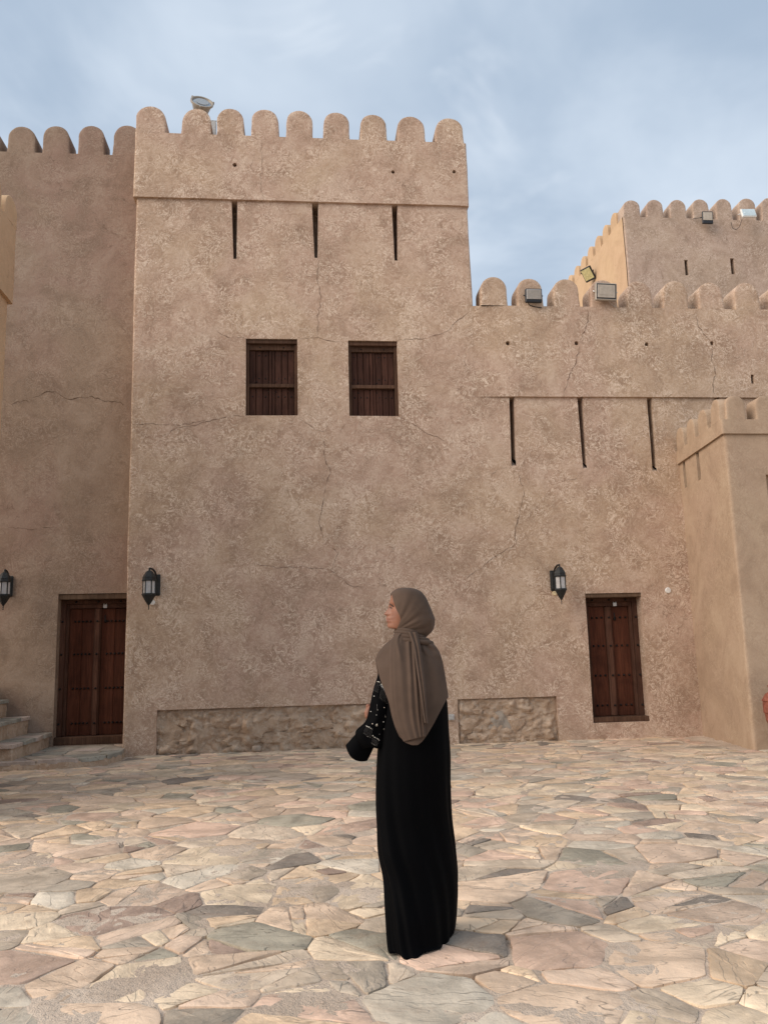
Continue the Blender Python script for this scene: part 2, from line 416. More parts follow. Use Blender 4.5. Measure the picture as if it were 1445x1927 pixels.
def add_slab(bm, lay, pts, zb, zt, tint, rng, tilt=0.0, rel=0.004, org=(0,0)):
    n=len(pts); cx=sum(p[0] for p in pts)/n; cy=sum(p[1] for p in pts)/n
    tx,ty=rng.uniform(-tilt,tilt),rng.uniform(-tilt,tilt); al=rng.random()
    def top(x,y): return zt+(x-cx)*tx+(y-cy)*ty+rel*noise.noise(Vector((x*6,y*6,al*50)))*1.6
    def V(x,y,z):
        v=bm.verts.new((x-org[0],y-org[1],z)); v[lay]=(tint[0],tint[1],tint[2],al); return v
    lo=[V(p[0],p[1],zb) for p in pts]
    mid=[V(p[0],p[1],top(p[0],p[1])-0.002-0.007*max(0,noise.noise(Vector((p[0]*5,p[1]*5,al*9))))) for p in pts]
    hi=[]
    for p in pts:
        f=0.006/max(0.03,math.hypot(p[0]-cx,p[1]-cy)); f=min(0.30,f*rng.uniform(0.4,2.4))
        x,y=lerp(p[0],cx,f),lerp(p[1],cy,f); hi.append(V(x,y,top(x,y)))
    inn=[]
    for p in pts:
        f=rng.uniform(0.40,0.56); x,y=lerp(p[0],cx,f),lerp(p[1],cy,f); inn.append(V(x,y,top(x,y)+rel*rng.uniform(-1,1)))
    cv=V(cx,cy,top(cx,cy))
    for i in range(n):
        j=(i+1)%n
        bm.faces.new((lo[i],lo[j],mid[j],mid[i])); bm.faces.new((mid[i],mid[j],hi[j],hi[i]))
        bm.faces.new((hi[i],hi[j],inn[j],inn[i])); bm.faces.new((inn[i],inn[j],cv))
def slab_obj(name, pts, zb, zt, tint, rng, parent, tilt=0.0, rel=0.004):
    cx=sum(p[0] for p in pts)/len(pts); cy=sum(p[1] for p in pts)/len(pts)
    bm=bmesh.new(); lay=bm.verts.layers.float_color.new('tint')
    add_slab(bm,lay,pts,zb,zt,tint,rng,tilt,rel,(cx,cy))
    return mesh_obj(name,bm,M_STONE,parent,True,38,(cx,cy,0))

# ------------------------------------------------------------------ ground
def vnoise(x,y,seed=0):
    xi=np.floor(x).astype(np.int64); yi=np.floor(y).astype(np.int64); fx=x-xi; fy=y-yi
    fx=fx*fx*(3-2*fx); fy=fy*fy*(3-2*fy)
    def hsh(a,b):
        h=(a*374761393+b*668265263+seed*1274126177)&0x7fffffff
        h=((h^(h>>13))*1274126177)&0x7fffffff
        return ((h^(h>>16))&0xffff)/65535.0
    return (hsh(xi,yi)*(1-fx)+hsh(xi+1,yi)*fx)*(1-fy)+(hsh(xi,yi+1)*(1-fx)+hsh(xi+1,yi+1)*fx)*fy
def build_ground():
    X0,X1,Y0,Y1=-6.4,9.0,0.6,12.9
    dx=0.045
    xs=np.concatenate([[-400,-60,-15],np.arange(X0,X1,dx),[15,60,400]]); ys=np.concatenate([[-400,-60,-10,-2],np.arange(Y0,Y1,dx),[20,60,400]])
    gx,gy=np.meshgrid(xs,ys)
    z=(vnoise(gx*2.1,gy*2.1,1)-0.5)*0.010+(vnoise(gx*9.7,gy*9.7,2)-0.5)*0.010-0.060*np.clip(vnoise(gx*4.3,gy*4.3,5)-0.66,0,1)+(vnoise(gx*24,gy*24,3)-0.5)*0.006-0.0004
    nx,ny=len(xs),len(ys)
    co=np.stack([gx,gy,z],-1).reshape(-1,3)
    i=np.arange(nx*ny).reshape(ny,nx)
    f=np.stack([i[:-1,:-1],i[:-1,1:],i[1:,1:],i[1:,:-1]],-1).reshape(-1,4)
    me=bpy.data.meshes.new('ground'); me.vertices.add(len(co)); me.vertices.foreach_set('co',co.astype(np.float32).ravel())
    me.loops.add(f.size); me.loops.foreach_set('vertex_index',f.astype(np.int32).ravel())
    me.polygons.add(len(f)); me.polygons.foreach_set('loop_start',np.arange(0,f.size,4,dtype=np.int32)); 
    me.update(calc_edges=True); me.validate()
    me.polygons.foreach_set('use_smooth',[True]*len(me.polygons)); me.materials.append(M_MORTAR)
    g=bpy.data.objects.new('ground',me); COL.objects.link(g); tag(g,kind='structure')
    rng=random.Random(21)
    seeds=[]
    RX0,RX1,RY0,RY1=-6.0,8.6,0.9,12.3
    tries=0
    grid={}
    while tries<26000 and len(seeds)<1700:
        tries+=1
        x=rng.uniform(RX0,RX1); y=rng.uniform(RY0,RY1); r=rng.choice((0.08,0.12,0.17,0.22,0.26)) if tries<15000 else rng.choice((0.07,0.10,0.13))
        ok=True; cx,cy=int(x/0.6),int(y/0.6)
        for a in (-1,0,1):
            for b in (-1,0,1):
                for (px,py,pr) in grid.get((cx+a,cy+b),()):
                    ddx,ddy=(x-px)*0.86,(y-py)*1.12
                    if ddx*ddx+ddy*ddy<((r+pr)*0.66)**2: ok=False; break
                if not ok: break
            if not ok: break
        if ok:
            seeds.append((x,y,r)); grid.setdefault((cx,cy),[]).append((x,y,r))
    cl=cells(seeds,[(RX0,RY0),(RX1,RY0),(RX1,RY1),(RX0,RY1)])
    lst=[]; pieces=[]
    for p in cl:
        if not p: continue
        todo=[p]
        while todo:                           # some stones are split once or twice into shards
            c_=todo.pop(); ar=area2(c_)
            if ar>0.035 and rng.random()<(0.34 if ar<0.12 else 0.62):
                mx=sum(v[0] for v in c_)/len(c_)+rng.uniform(-.06,.06); my=sum(v[1] for v in c_)/len(c_)+rng.uniform(-.06,.06); an=rng.gauss(0,0.6) if rng.random()<.7 else rng.uniform(0,3.14)
                nx_,ny_=-math.sin(an),math.cos(an); cc=nx_*mx+ny_*my
                a_=clip(c_,nx_,ny_,cc); b_=clip(c_,-nx_,-ny_,-cc)
                if len(a_)>2 and len(b_)>2 and area2(a_)>.01 and area2(b_)>.01: todo+=[a_,b_]; continue
            pieces.append(c_)
    for p in pieces:
        if area2(p)<0.004: continue
        q=inset(p, rng.choice((0.003,0.004,0.006,0.009,0.014)))
        if not q or area2(q)<0.003: continue
        q=[v for i,v in enumerate(q) if math.hypot(v[0]-q[i-1][0],v[1]-q[i-1][1])>0.012]
        if len(q)<3: continue
        cx=sum(v[0] for v in q)/len(q); cy=sum(v[1] for v in q)/len(q)
        # leave out what would stand inside the walls
        if cx>5.4 and cy>10.3: continue
        if cx<-2.4 and cy>11.2: continue
        pr=[project((v[0],v[1],0.01)) for v in q]
        vis=sum(1 for a in pr if -30<a[0]<PW+30 and a[1]<PH+30)
        ar=abs(area2([(a[0],a[1]) for a in pr])) if vis and min(a[2] for a in pr)>0.5 else 0
        lst.append((ar,q))
    lst.sort(key=lambda a:-a[0])
    bm=bmesh.new(); lay=bm.verts.layers.float_color.new('tint')
    for k,(ar,q) in enumerate(lst):
        far = math.hypot(sum(v[0] for v in q)/len(q), sum(v[1] for v in q)/len(q))
        pts=ragged(q, 0.050 if far<6 else 0.10, 0.006, rng)
        zt=rng.uniform(0.001,0.008); tl=0.010
        if k<300: slab_obj('flagstone',pts,-0.03,zt,pick(rng),rng,g,tl,0.004)
        else: add_slab(bm,lay,pts,-0.03,zt,pick(rng),rng,tl,0.004)
    o=mesh_obj('small_flagstones',bm,M_STONE,g,True,38); tag(o,kind='stuff')
    return g
GROUND=build_ground()

# ------------------------------------------------------------------ plastered walls
def wobble(p, amp):
    return amp*(noise.noise(p*0.55)*0.9+noise.noise(p*1.7+Vector((5,1,3)))*0.45+noise.noise(p*5.1)*0.16)
WOB=0.016
def front_off(x,z): return WOB*0+wobble(Vector((x,WALL_Y,z)),WOB)
def samples(lo,hi,cell,marks):
    ms=sorted({round(m,5) for m in marks if lo-1e-6<=m<=hi+1e-6}|{round(lo,5),round(hi,5)})
    out=[ms[0]]
    for a,b in zip(ms,ms[1:]):
        k=max(1,int(math.ceil((b-a)/cell)))
        out+= [a+(b-a)*q/k for q in range(1,k+1)]
    return out
def wall_bm(bm, path, z0,z1, holes=(), cell=0.085, r=0.03, thick=0.45, off=None, under=0.0, amp=WOB, cap=True, topr=0.02):
    P=[Vector(p) for p in path]; seg=[(b-a) for a,b in zip(P,P[1:])]; L=[s.length for s in seg]
    S=[0]
    for l in L: S.append(S[-1]+l)
    D=[s.normalized() for s in seg]; N=[Vector((d.y,-d.x)) for d in D]
    def pos(t):
        for k in range(1,len(P)-1):
            s=t-S[k]
            if abs(s)<=r:
                u=(s+r)/(2*r); a=P[k]-D[k-1]*r; b=P[k]+D[k]*r
                return (a*(1-u)**2+P[k]*2*u*(1-u)+b*u*u), (N[k-1]*(1-u)+N[k]*u).normalized()
        k=0
        while k<len(L)-1 and t>S[k+1]: k+=1
        return P[k]+D[k]*(t-S[k]), N[k]
    def inner(t,d):                           # the point d behind the face, mitred at the corners
        for k in range(1,len(P)-1):
            if abs(t-S[k])<d: q=P[k]-N[k-1]*d-N[k]*d; return q
        p,n=pos(t); return p-n*d
    tm=[]; zm=[]
    for k in range(1,len(P)-1): tm+=[S[k]+r*q for q in (-1,-.5,0,.5,1)]
    for h in holes: tm+=[h['t0'],h['t1']]; zm+=[h['z0'],h['z1']]
    zm+=[z1-0.03,z1-0.012]
    T=samples(0,S[-1],cell,tm); Z=samples(z0,z1,cell,zm)
    def vert(t,z,depth=0.0):
        p,n=pos(t); q=Vector((p.x,p.y,z))
        o=wobble(q,amp)+(off(p.x,z) if off else 0)-depth
        if topr and z>z1-0.03: o-=topr*((z-(z1-0.03))/0.03)**2
        return Vector((p.x+n.x*o,p.y+n.y*o,z))
    eps=1e-4
    def hole_of(ta,tb,za,zb):
        tcn,zcn=(ta+tb)/2,(za+zb)/2
        for h in holes:
            if h['t0']<tcn<h['t1'] and h['z0']<zcn<h['z1']: return h
        return None
    def shift(t,z):
        for h in holes:
            if 'tl' in h and h['z0']-eps<=z<=h['z1']+eps:
                k=(h['z1']-z)/(h['z1']-h['z0'])
                if abs(t-h['t0'])<eps: return h['tl']*k
                if abs(t-h['t1'])<eps: return h['tr']*k
                if h['t0']<t<h['t1']: return lerp(h['tl'],h['tr'],(t-h['t0'])/(h['t1']-h['t0']))*k
        return 0.0
    vs={}
    def gv(i,j):
        if (i,j) not in vs: vs[(i,j)]=bm.verts.new(vert(T[i]+shift(T[i],Z[j]),Z[j]))
        return vs[(i,j)]
    iv={}
    def hv(i,j,h):
        key=(i,j,id(h))
        if key not in iv:
            v=gv(i,j).co; _,n=pos(T[i]); dz=h.get('slope',0.0) if abs(Z[j]-h['z0'])<eps else 0.0
            iv[key]=bm.verts.new(Vector((v.x-n.x*h['depth'],v.y-n.y*h['depth'],v.z+dz)))
        return iv[key]
    nT,nZ=len(T)-1,len(Z)-1
    H=[[hole_of(T[i],T[i+1],Z[j],Z[j+1]) for j in range(nZ)] for i in range(nT)]
    for i in range(nT):
        for j in range(nZ):
            h=H[i][j]
            if h is None:
                bm.faces.new((gv(i,j),gv(i+1,j),gv(i+1,j+1),gv(i,j+1))); continue
            if h.get('round'): continue
            bm.faces.new((hv(i,j,h),hv(i+1,j,h),hv(i+1,j+1,h),hv(i,j+1,h)))
            for (di,dj,a,b) in ((-1,0,(i,j+1),(i,j)),(1,0,(i+1,j),(i+1,j+1)),(0,-1,(i,j),(i+1,j)),(0,1,(i+1,j+1),(i,j+1))):
                ii,jj=i+di,j+dj
                if 0<=ii<nT and 0<=jj<nZ and H[ii][jj] is None:
                    bm.faces.new((gv(*a),gv(*b),hv(b[0],b[1],h),hv(a[0],a[1],h)))
    for h in holes:
        if not h.get('round'): continue
        tcn,zcn=(h['t0']+h['t1'])/2,(h['z0']+h['z1'])/2
        ring=[]
        for i,t in enumerate(T):
            for j,z in enumerate(Z):
                if h['t0']-eps<=t<=h['t1']+eps and h['z0']-eps<=z<=h['z1']+eps and (abs(t-h['t0'])<eps or abs(t-h['t1'])<eps or abs(z-h['z0'])<eps or abs(z-h['z1'])<eps):
                    ring.append((math.atan2(z-zcn,t-tcn),i,j))
        ring.sort(); rr=h['round']; n=len(ring); K=20
        ci=[];co=[]
        # circle finer than the square: each square vertex gets its own angle
        angs=[a for a,_,_ in ring]
        ci=[bm.verts.new(vert(tcn+rr*math.cos(a)*(1+0.12*math.sin(3*a+tcn)),zcn+rr*math.sin(a))) for a in angs]
        cb=[bm.verts.new(vert(tcn+rr*0.85*math.cos(a),zcn+rr*0.85*math.sin(a),0.3)) for a in angs]
        for k in range(n):
            k2=(k+1)%n
            bm.faces.new((gv(ring[k][1],ring[k][2]),gv(ring[k2][1],ring[k2][2]),ci[k2],ci[k]))
            bm.faces.new((ci[k],ci[k2],cb[k2],cb[k]))
        bm.faces.new(cb)
    if cap:
        back=[]
        for i in range(nT+1):
            p=inner(T[i],thick); zb=max(z0+0.03,z1-0.6); back.append((bm.verts.new((p.x,p.y,z1)),bm.verts.new((p.x,p.y,zb))))
        for i in range(nT):
            if H[i][nZ-1] is not None: continue
            bm.faces.new((gv(i,nZ),gv(i+1,nZ),back[i+1][0],back[i][0]))
            bm.faces.new((back[i][0],back[i+1][0],back[i+1][1],back[i][1]))
    if under:
        lo=[]
        for i in range(nT+1):
            p=inner(T[i],under); lo.append(bm.verts.new((p.x,p.y,z0+0.004)))
        for i in range(nT): bm.faces.new((gv(i+1,0),gv(i,0),lo[i],lo[i+1]))
    bmesh.ops.dissolve_degenerate(bm,dist=1e-5,edges=bm.edges)
    return S
def merlon(parent, mat, base, axis, out, width, height, depth, amp=WOB, seed=0, lean=0.0):
    """round-topped merlon: base = middle of its front foot, axis = along the wall, out = outward"""
    rng=random.Random(seed); axis=Vector(axis).normalized(); out=Vector(out).normalized()
    hw=width/2; prof=[]; hs=max(0.05,height-hw*1.02)
    for k in range(5):
        u=k/5; prof.append((-hw*(1.05-0.05*u**0.5),hs*u))
    for k in range(15):
        a=math.pi*(1-k/14); prof.append((hw*math.cos(a)*1.0,hs+(height-hs)*math.sin(a)**0.92))
    for k in range(4,-1,-1):
        u=k/5; prof.append((hw*(1.05-0.05*u**0.5),hs*u))
    ln=rng.uniform(-.035,.035); sd_=rng.uniform(0,50); jx=[ln*pz+.009*noise.noise(Vector((px*6,pz*6,sd_)))*min(1,pz*8)+rng.uniform(-.002,.002) for px,pz in prof]
    bm=bmesh.new(); rings=[]
    cz=hs*0.8
    for (ins,dp) in ((0.05,0.0),(0.018,0.0),(0.004,0.006),(0.0,0.022),(0.0,depth*0.5),(0.0,depth-0.02),(0.02,depth)):
        ring=[]
        for (px,pz),j in zip(prof,jx):
            l=math.hypot(px,pz-cz) or 1
            x=px*(1-ins/l)+j; z=(cz+(pz-cz)*(1-ins/l)) if pz>0.001 else 0.0
            p=Vector(base)+axis*x-out*dp+Vector((0,0,z))
            if dp<0.03: p=p+out*wobble(p,amp)
            ring.append(bm.verts.new(p))
        rings.append(ring)
    n=len(prof)
    for a,b in zip(rings,rings[1:]):
        for k in range(n-1): bm.faces.new((a[k],a[k+1],b[k+1],b[k]))
    bm.faces.new(rings[0][::-1]); bm.faces.new(rings[-1])
    bmesh.ops.recalc_face_normals(bm,faces=bm.faces)
    return mesh_obj('merlon',bm,mat,parent,True,50)
def hole_px(face, xa,xb,ya,yb, depth=0.45, **kw):
    """hole from photo pixels; face(x,y) -> (t,z)"""
    t0,z1=face(xa,ya); t1,_=face(xb,ya); _,z0=face((xa+xb)/2,yb)
    d=dict(t0=t0,t1=t1,z0=z0,z1=z1,depth=depth); d.update(kw); return d
def crack(parent, pts, Yp, width, seed, amp=WOB, off=0.004):
    """thin ragged crack in a plastered face through the given photo points"""
    rng=random.Random(seed); W=[at(x,y,Yp) for x,y in pts]; line=[]
    for a,b in zip(W,W[1:]):
        k=max(2,int((b-a).length/0.045)); d=(b-a).normalized(); n=Vector((-d.z,0,d.x))
        for q in range(k):
            p=a+(b-a)*(q/k); line.append(p+n*(rng.gauss(0,0.009)+0.03*noise.noise(p*4.0+Vector((seed,0,0)))))
    line.append(W[-1])
    bm=bmesh.new(); prev=None; m=len(line)
    for i,p in enumerate(line):
        d=(line[min(i+1,m-1)]-line[max(i-1,0)]).normalized(); n=Vector((-d.z,0,d.x))
        e=min(1.0,i/4,(m-1-i)/4); ww=width*(0.15+0.85*e)*rng.uniform(0.12,1.15)*0.38
        q=Vector((p.x,Yp,p.z)); y=Yp-wobble(q,amp)-off
        a=bm.verts.new((p.x+n.x*ww,y,p.z+n.z*ww)); b=bm.verts.new((p.x-n.x*ww,y,p.z-n.z*ww))
        if prev: bm.faces.new((prev[0],prev[1],b,a))
        prev=(a,b)
    return mesh_obj('crack',bm,M_CRACK,parent,False)

# --- the main building: tower on the left, lower range on the right, one front
TX0,TX1=-2.55,2.69; ZL=8.435; ZC=9.545; ZR=5.232; ZRT=6.73; SIDE=3.0
fort=empty('fort_building','tall tan mud plastered fort tower with lower crenellated range joined on its right','building',None,(0,WALL_Y,0))
def child(o): o.parent=fort; o.matrix_parent_inverse=fort.matrix_world.inverted(); o.location=o.location; return o
fort.location=(0,0,0)
def ff(x,y):
    v=at(x,y,WALL_Y); return SIDE+(v.x-TX0), v.z
holes=[]
win_rects=[]
for (xa,ya,xb,yb) in ((463,637,559.5,782),(655,641,747,783)):
    a=at(xa,ya,WALL_Y); b=at(xb,yb,WALL_Y)
    x0,x1=a.x,at(xb,ya,WALL_Y).x; z0,z1=b.z,a.z
    win_rects.append((x0,x1,z0,z1)); holes.append(dict(t0=SIDE+x0-TX0,t1=SIDE+x1-TX0,z0=z0,z1=z1,depth=0.24))
DOOR_R=(4.222,5.098,0.235,2.145)
holes.append(dict(t0=SIDE+DOOR_R[0]-TX0,t1=SIDE+DOOR_R[1]-TX0,z0=DOOR_R[2],z1=DOOR_R[3],depth=0.40))
REC=((-2.085,1.92,-0.12,0.62),(2.205,3.69,-0.12,0.64))
for a in REC: holes.append(dict(t0=SIDE+a[0]-TX0,t1=SIDE+a[1]-TX0,z0=a[2],z1=a[3],depth=0.15))
low=list(holes)
for (ta,tb,ba,bb,yb) in ((958,967.5,962,970.5,877),(1086,1096,1096,1103,882),(1216.5,1226,1227,1235,886),(1344,1353,1356,1363,888)):
    t0,_=ff(ta,752); t1,_=ff(tb,752); b0,z0=ff(ba,yb); b1,_=ff(bb,yb)
    low.append(dict(t0=t0,t1=t1,z0=z0,z1=ZR,depth=0.40,tl=b0-t0,tr=b1-t1,slope=0.25))
up=[]
for (ta,tb,ba,bb,yt,yb) in ((436,447,439.5,445.5,379,487),(587,599,592,597.5,386,485),(737,748,742.5,748,392,490)):
    t0,_=ff(ta,yt); t1,_=ff(tb,yt); b0,z0=ff(ba,yb); b1,_=ff(bb,yb)
    up.append(dict(t0=t0,t1=t1,z0=z0,z1=ZL,depth=0.40,tl=b0-t0,tr=b1-t1,slope=0.15))
low=[h for h in low if h['z0']<ZR and h['z1']<=ZR+1e-6]+[h for h in holes if h['z0']<ZR<h['z1']]
ZS=4.70                                      # joint between the two sheets of the wall mesh
lowA=[h for h in low if h['z1']<=ZS]
midA=[h for h in low if h['z1']>ZS]          # windows and lower slots
bm=bmesh.new()
wall_bm(bm,[(TX0,WALL_Y+SIDE),(TX0,WALL_Y),(10.5,WALL_Y)],-0.12,3.6,lowA,topr=0,cap=False)
wall_bm(bm,[(TX0,WALL_Y+SIDE),(TX0,WALL_Y),(TX1,WALL_Y)],3.6,ZRT,[h for h in midA if h['t1']<SIDE+TX1-TX0],topr=0,cap=False)
wall_bm(bm,[(TX0,WALL_Y+SIDE),(TX0,WALL_Y),(TX1,WALL_Y),(TX1,WALL_Y+SIDE)],ZRT,ZL,up,topr=0)
wall_bm(bm,[(TX1,WALL_Y),(10.5,WALL_Y)],3.6,ZR,[dict(h,t0=h['t0']-SIDE-(TX1-TX0),t1=h['t1']-SIDE-(TX1-TX0)) for h in midA if h['t0']>SIDE+TX1-TX0],topr=0)
bmesh.ops.remove_doubles(bm,verts=bm.verts,dist=0.0008)
mesh_obj('wall',bm,M_PLASTER,fort,True,40)
# tower parapet, standing proud of the wall
def rnd(face,x,y,rr):
    t,z=face(x,y); s=rr*1.7
    return dict(t0=t-s,t1=t+s,z0=z-s,z1=z+s,depth=0.3,round=rr)
PO=0.045
bm=bmesh.new()
pf=lambda x,y:(lambda v:(SIDE+PO+(v.x-(TX0-PO)),v.z))(at(x,y,WALL_Y-PO))
wall_bm(bm,[(TX0-PO,WALL_Y+SIDE),(TX0-PO,WALL_Y-PO),(TX1+PO*.4,WALL_Y-PO),(TX1+PO*.4,WALL_Y+SIDE)],ZL,ZC,[rnd(pf,442,310,.036),rnd(pf,739.5,323.5,.032),rnd(pf,854.5,322.5,.032)],under=0.55,topr=0)
mesh_obj('parapet',bm,M_PLASTER,fort,True,40)
def parapet_off(x,z): return 0.042*min(1.0,max(0.0,(x-TX1-0.02)/0.55))
bm=bmesh.new()
rf=lambda x,y:(at(x,y,WALL_Y-.04).x-TX1, at(x,y,WALL_Y-.04).z)
rh=[rnd(rf,955,646,.036),rnd(rf,1084,646,.036),rnd(rf,1216,648,.036),rnd(rf,1339.5,645.5,.036)]
t0,z1=rf(1411.5,705); t1,z0=rf(1419.5,722); rh.append(dict(t0=t0,t1=t1,z0=z0,z1=z1,depth=0.3))
wall_bm(bm,[(TX1,WALL_Y),(10.5,WALL_Y)],ZR,ZRT,rh,off=parapet_off,under=0.55,topr=0)
mesh_obj('parapet',bm,M_PLASTER,fort,True,40)
# merlons measured one by one
k=0
for (xa,xb,yt,yb) in ((268.5,330,200,253),(342,396,203.5,254),(409,459,204,256),(474,525,206,258.5),(539,588,208,261),(609,657,211,263.5),(679,728,214.5,266.5),(749,800,218.5,269.5),(820,873,222,273)):
    a=at(xa,yb,WALL_Y-PO); b=at(xb,yb,WALL_Y-PO); tp=at((xa+xb)/2,yt,WALL_Y-PO); k+=1
    wd=min(b.x-a.x,0.46)
    cx=(a.x+b.x)/2 if k>1 else TX0-PO+wd*0.5*1.05
    merlon(fort,M_PLASTER,(cx,WALL_Y-PO,ZC),(1,0,0),(0,-1,0),wd,tp.z-ZC,0.42,seed=k)
for (xa,xb,yt) in ((906,954,521),(975,1022,524),(1044,1090,525),(1113,1161,527),(1182,1228,529),(1249,1295,528),(1317,1362,531),(1384,1429,532),(1452,1497,533)):
    a=at(xa,578,WALL_Y-.04); b=at(xb,578,WALL_Y-.04); tp=at((xa+xb)/2,yt,WALL_Y-.04); k+=1
    merlon(fort,M_PLASTER,((a.x+b.x)/2,WALL_Y-.042,ZRT),(1,0,0),(0,-1,0),b.x-a.x,tp.z-ZRT,0.42,seed=k)
# cracks of the main front
Yc=WALL_Y
for i,(pts,wd) in enumerate((
    ([(601,488),(598,520),(603,565),(598,600),(597,634)],.010),
    ([(401,614),(410,626),(430,636),(462,637)],.011),([(561,638),(580,639),(597,634),(616,638),(655,645)],.011),
    ([(748,641),(775,640),(800,637),(830,628),(860,606),(886,585)],.009),
    ([(251,797),(300,799),(340,800),(400,789),(440,782),(466,782)],.010),([(290,825),(340,806),(380,795),(425,790)],.007),
    ([(561,783),(580,800),(600,809),(622,810)],.008),([(658,784),(650,800),(636,820)],.009),([(752,786),(775,798),(800,812),(828,825),(842,835)],.010),
    ([(608,826),(612,860),(622,890),(612,925),(604,960),(601,985),(612,1020)],.012),([(612,1020),(640,1040),(622,1072),(655,1098),(690,1110)],.009),
    ([(470,1060),(520,1068),(575,1066),(622,1072)],.008),
    ([(972,878),(978,905),(986,930),(975,960),(970,1000),(968,1025),(950,1040)],.010),
    ([(968,1025),(930,1050),(890,1078),(870,1092)],.008),([(1104,884),(1080,900),(1040,905)],.006),([(962,880),(935,885),(915,905)],.006),
    ([(1232,886),(1243,888),(1254,884)],.012),([(1070,1103),(1085,1112),(1100,1117)],.007),([(1208,1118),(1220,1107),(1228,1098)],.007),
    ([(1262,1103),(1275,1094),(1290,1086)],.009),([(1118,1360),(1119,1392)],.007),([(1086,1240),(1106,1239)],.006),
    ([(1227,1360),(1232,1388)],.006),([(480,1072),(520,1150),(545,1220)],.004))):
    crack(fort,pts,Yc,wd,i)
for i,(pts,wd) in enumerate((([(1104,583),(1103,605),(1098,625),(1090,645)],.014),([(1090,650),(1085,680),(1070,710),(1062,735),(1061,747)],.012),
    ([(1308,588),(1312,610),(1322,630),(1339,645)],.013),([(1339,650),(1338,680),(1344,700),(1340,725),(1345,747)],.012))):
    crack(fort,pts,WALL_Y-.042,wd,40+i)
for i,(pts,wd) in enumerate((([(495,262),(493,300),(489,330),(494,376)],.006),([(480,290),(470,315),(486,330)],.005))):
    crack(fort,pts,WALL_Y-PO,wd,50+i)

# --- rough stone showing in the two recesses at the foot of the wall
rngr=random.Random(5)
def boulder(parent, x,z,y, rx,rz,ry, tint, seed):
    bm=bmesh.new(); lay=bm.verts.layers.float_color.new('tint')
    bmesh.ops.create_icosphere(bm,subdivisions=3,radius=1.0)
    for v in bm.verts:
        n=v.co.normalized(); d=1+0.55*noise.noise(n*1.5+Vector((seed*3.7,0,0)))+0.40*noise.noise(n*3.2+Vector((0,seed*1.7,0)))
        q=n*d
        v.co=Vector((q.x*rx,q.y*ry,q.z*rz)); v[lay]=(tint[0],tint[1],tint[2],(seed*0.173)%1)
    return mesh_obj('stone',bm,M_STONE if seed==41 else M_RUBBLE,parent,True,35,(x,y,z))
for ri,(x0,x1,z0,z1) in enumerate(REC):
    yb=WALL_Y+0.070; bm=bmesh.new(); st=0.025
    nx=int((x1-x0)/st); nz=int((z1-z0)/st); g={}
    for i in range(nx+1):
        for j in range(nz+1):
            x=x0+(x1-x0)*i/nx; z=z0+(z1-z0)*j/nz
            h=fbm(x,3.3,z,2.6,5)*0.06+abs(fbm(x,8.0,z*1.4,5.5,4))*0.095+0.02*fbm(x,1.0,z,14,2)
            e=min(1,(x-x0)/.05,(x1-x)/.05,(z1-z)/.04); 
            g[i,j]=bm.verts.new((x,min(yb+0.045,yb-h*max(0,e)),z))
    for i in range(nx):
        for j in range(nz): bm.faces.new((g[i,j],g[i+1,j],g[i+1,j+1],g[i,j+1]))
    pan=mesh_obj('rubble_panel',bm,M_RUBBLE,fort)
    pan['label']='rough rubble stone showing through the plaster at the foot of the wall'
    if ri==0: rocks=[(318,1372,26,19),(348,1358,14,10),(357,1388,17,12),(412,1356,26,14),(452,1362,20,13),(415,1378,18,9),(403,1397,12,10),(480,1376,16,13),(520,1358,22,13),(430,1393,13,8),(462,1393,10,12),(525,1390,28,10),(560,1392,22,9),(608,1362,18,9),(612,1390,20,14),(650,1375,22,14),(320,1408,22,9),(352,1412,12,7),(575,1370,12,9),(680,1392,16,13),(650,1352,12,7),(385,1370,9,8),(740,1370,22,14),(770,1392,20,12)]
    else: rocks=[(882,1362,20,13),(934,1362,19,17),(970,1360,11,15),(1006,1341,12,5),(1000,1364,7,6),(1030,1358,10,13),(905,1385,18,7),(1000,1388,24,6),(890,1336,14,8),(955,1392,14,5)]
    for si,(px,py,hx,hz) in enumerate(rocks):
        v=at(px,py,WALL_Y+.09); s=1/126.0
        tint=(.36,.275,.205) if rngr.random()<.7 else (.43,.35,.275)
        if ri==1 and si==1: tint=(.34,.285,.23)
        boulder(pan,v.x,v.z,WALL_Y+0.080,hx*s*1.25,hz*s*1.2,rngr.uniform(.035,.068),tint,si+ri*40)
v=gnd(483,1414,0.02)
b=bmesh.new(); lay=b.verts.layers.float_color.new('tint'); bmesh.ops.create_icosphere(b,subdivisions=2,radius=1.0)
for q in b.verts:
    d=1+0.35*noise.noise(q.co*1.4+Vector((2,9,1))); q.co=Vector((max(-.8,min(.7,q.co.x*d))*.085,q.co.y*d*.06,max(-.8,min(.7,q.co.z*d))*.058)); q[lay]=(.40,.32,.25,.3)
lo=mesh_obj('loose_stone',b,M_STONE,None,True,50,(v.x,WALL_Y-0.03,0.05)); tag(lo,'loose rough stone lying at the foot of the long rubble recess','stone')

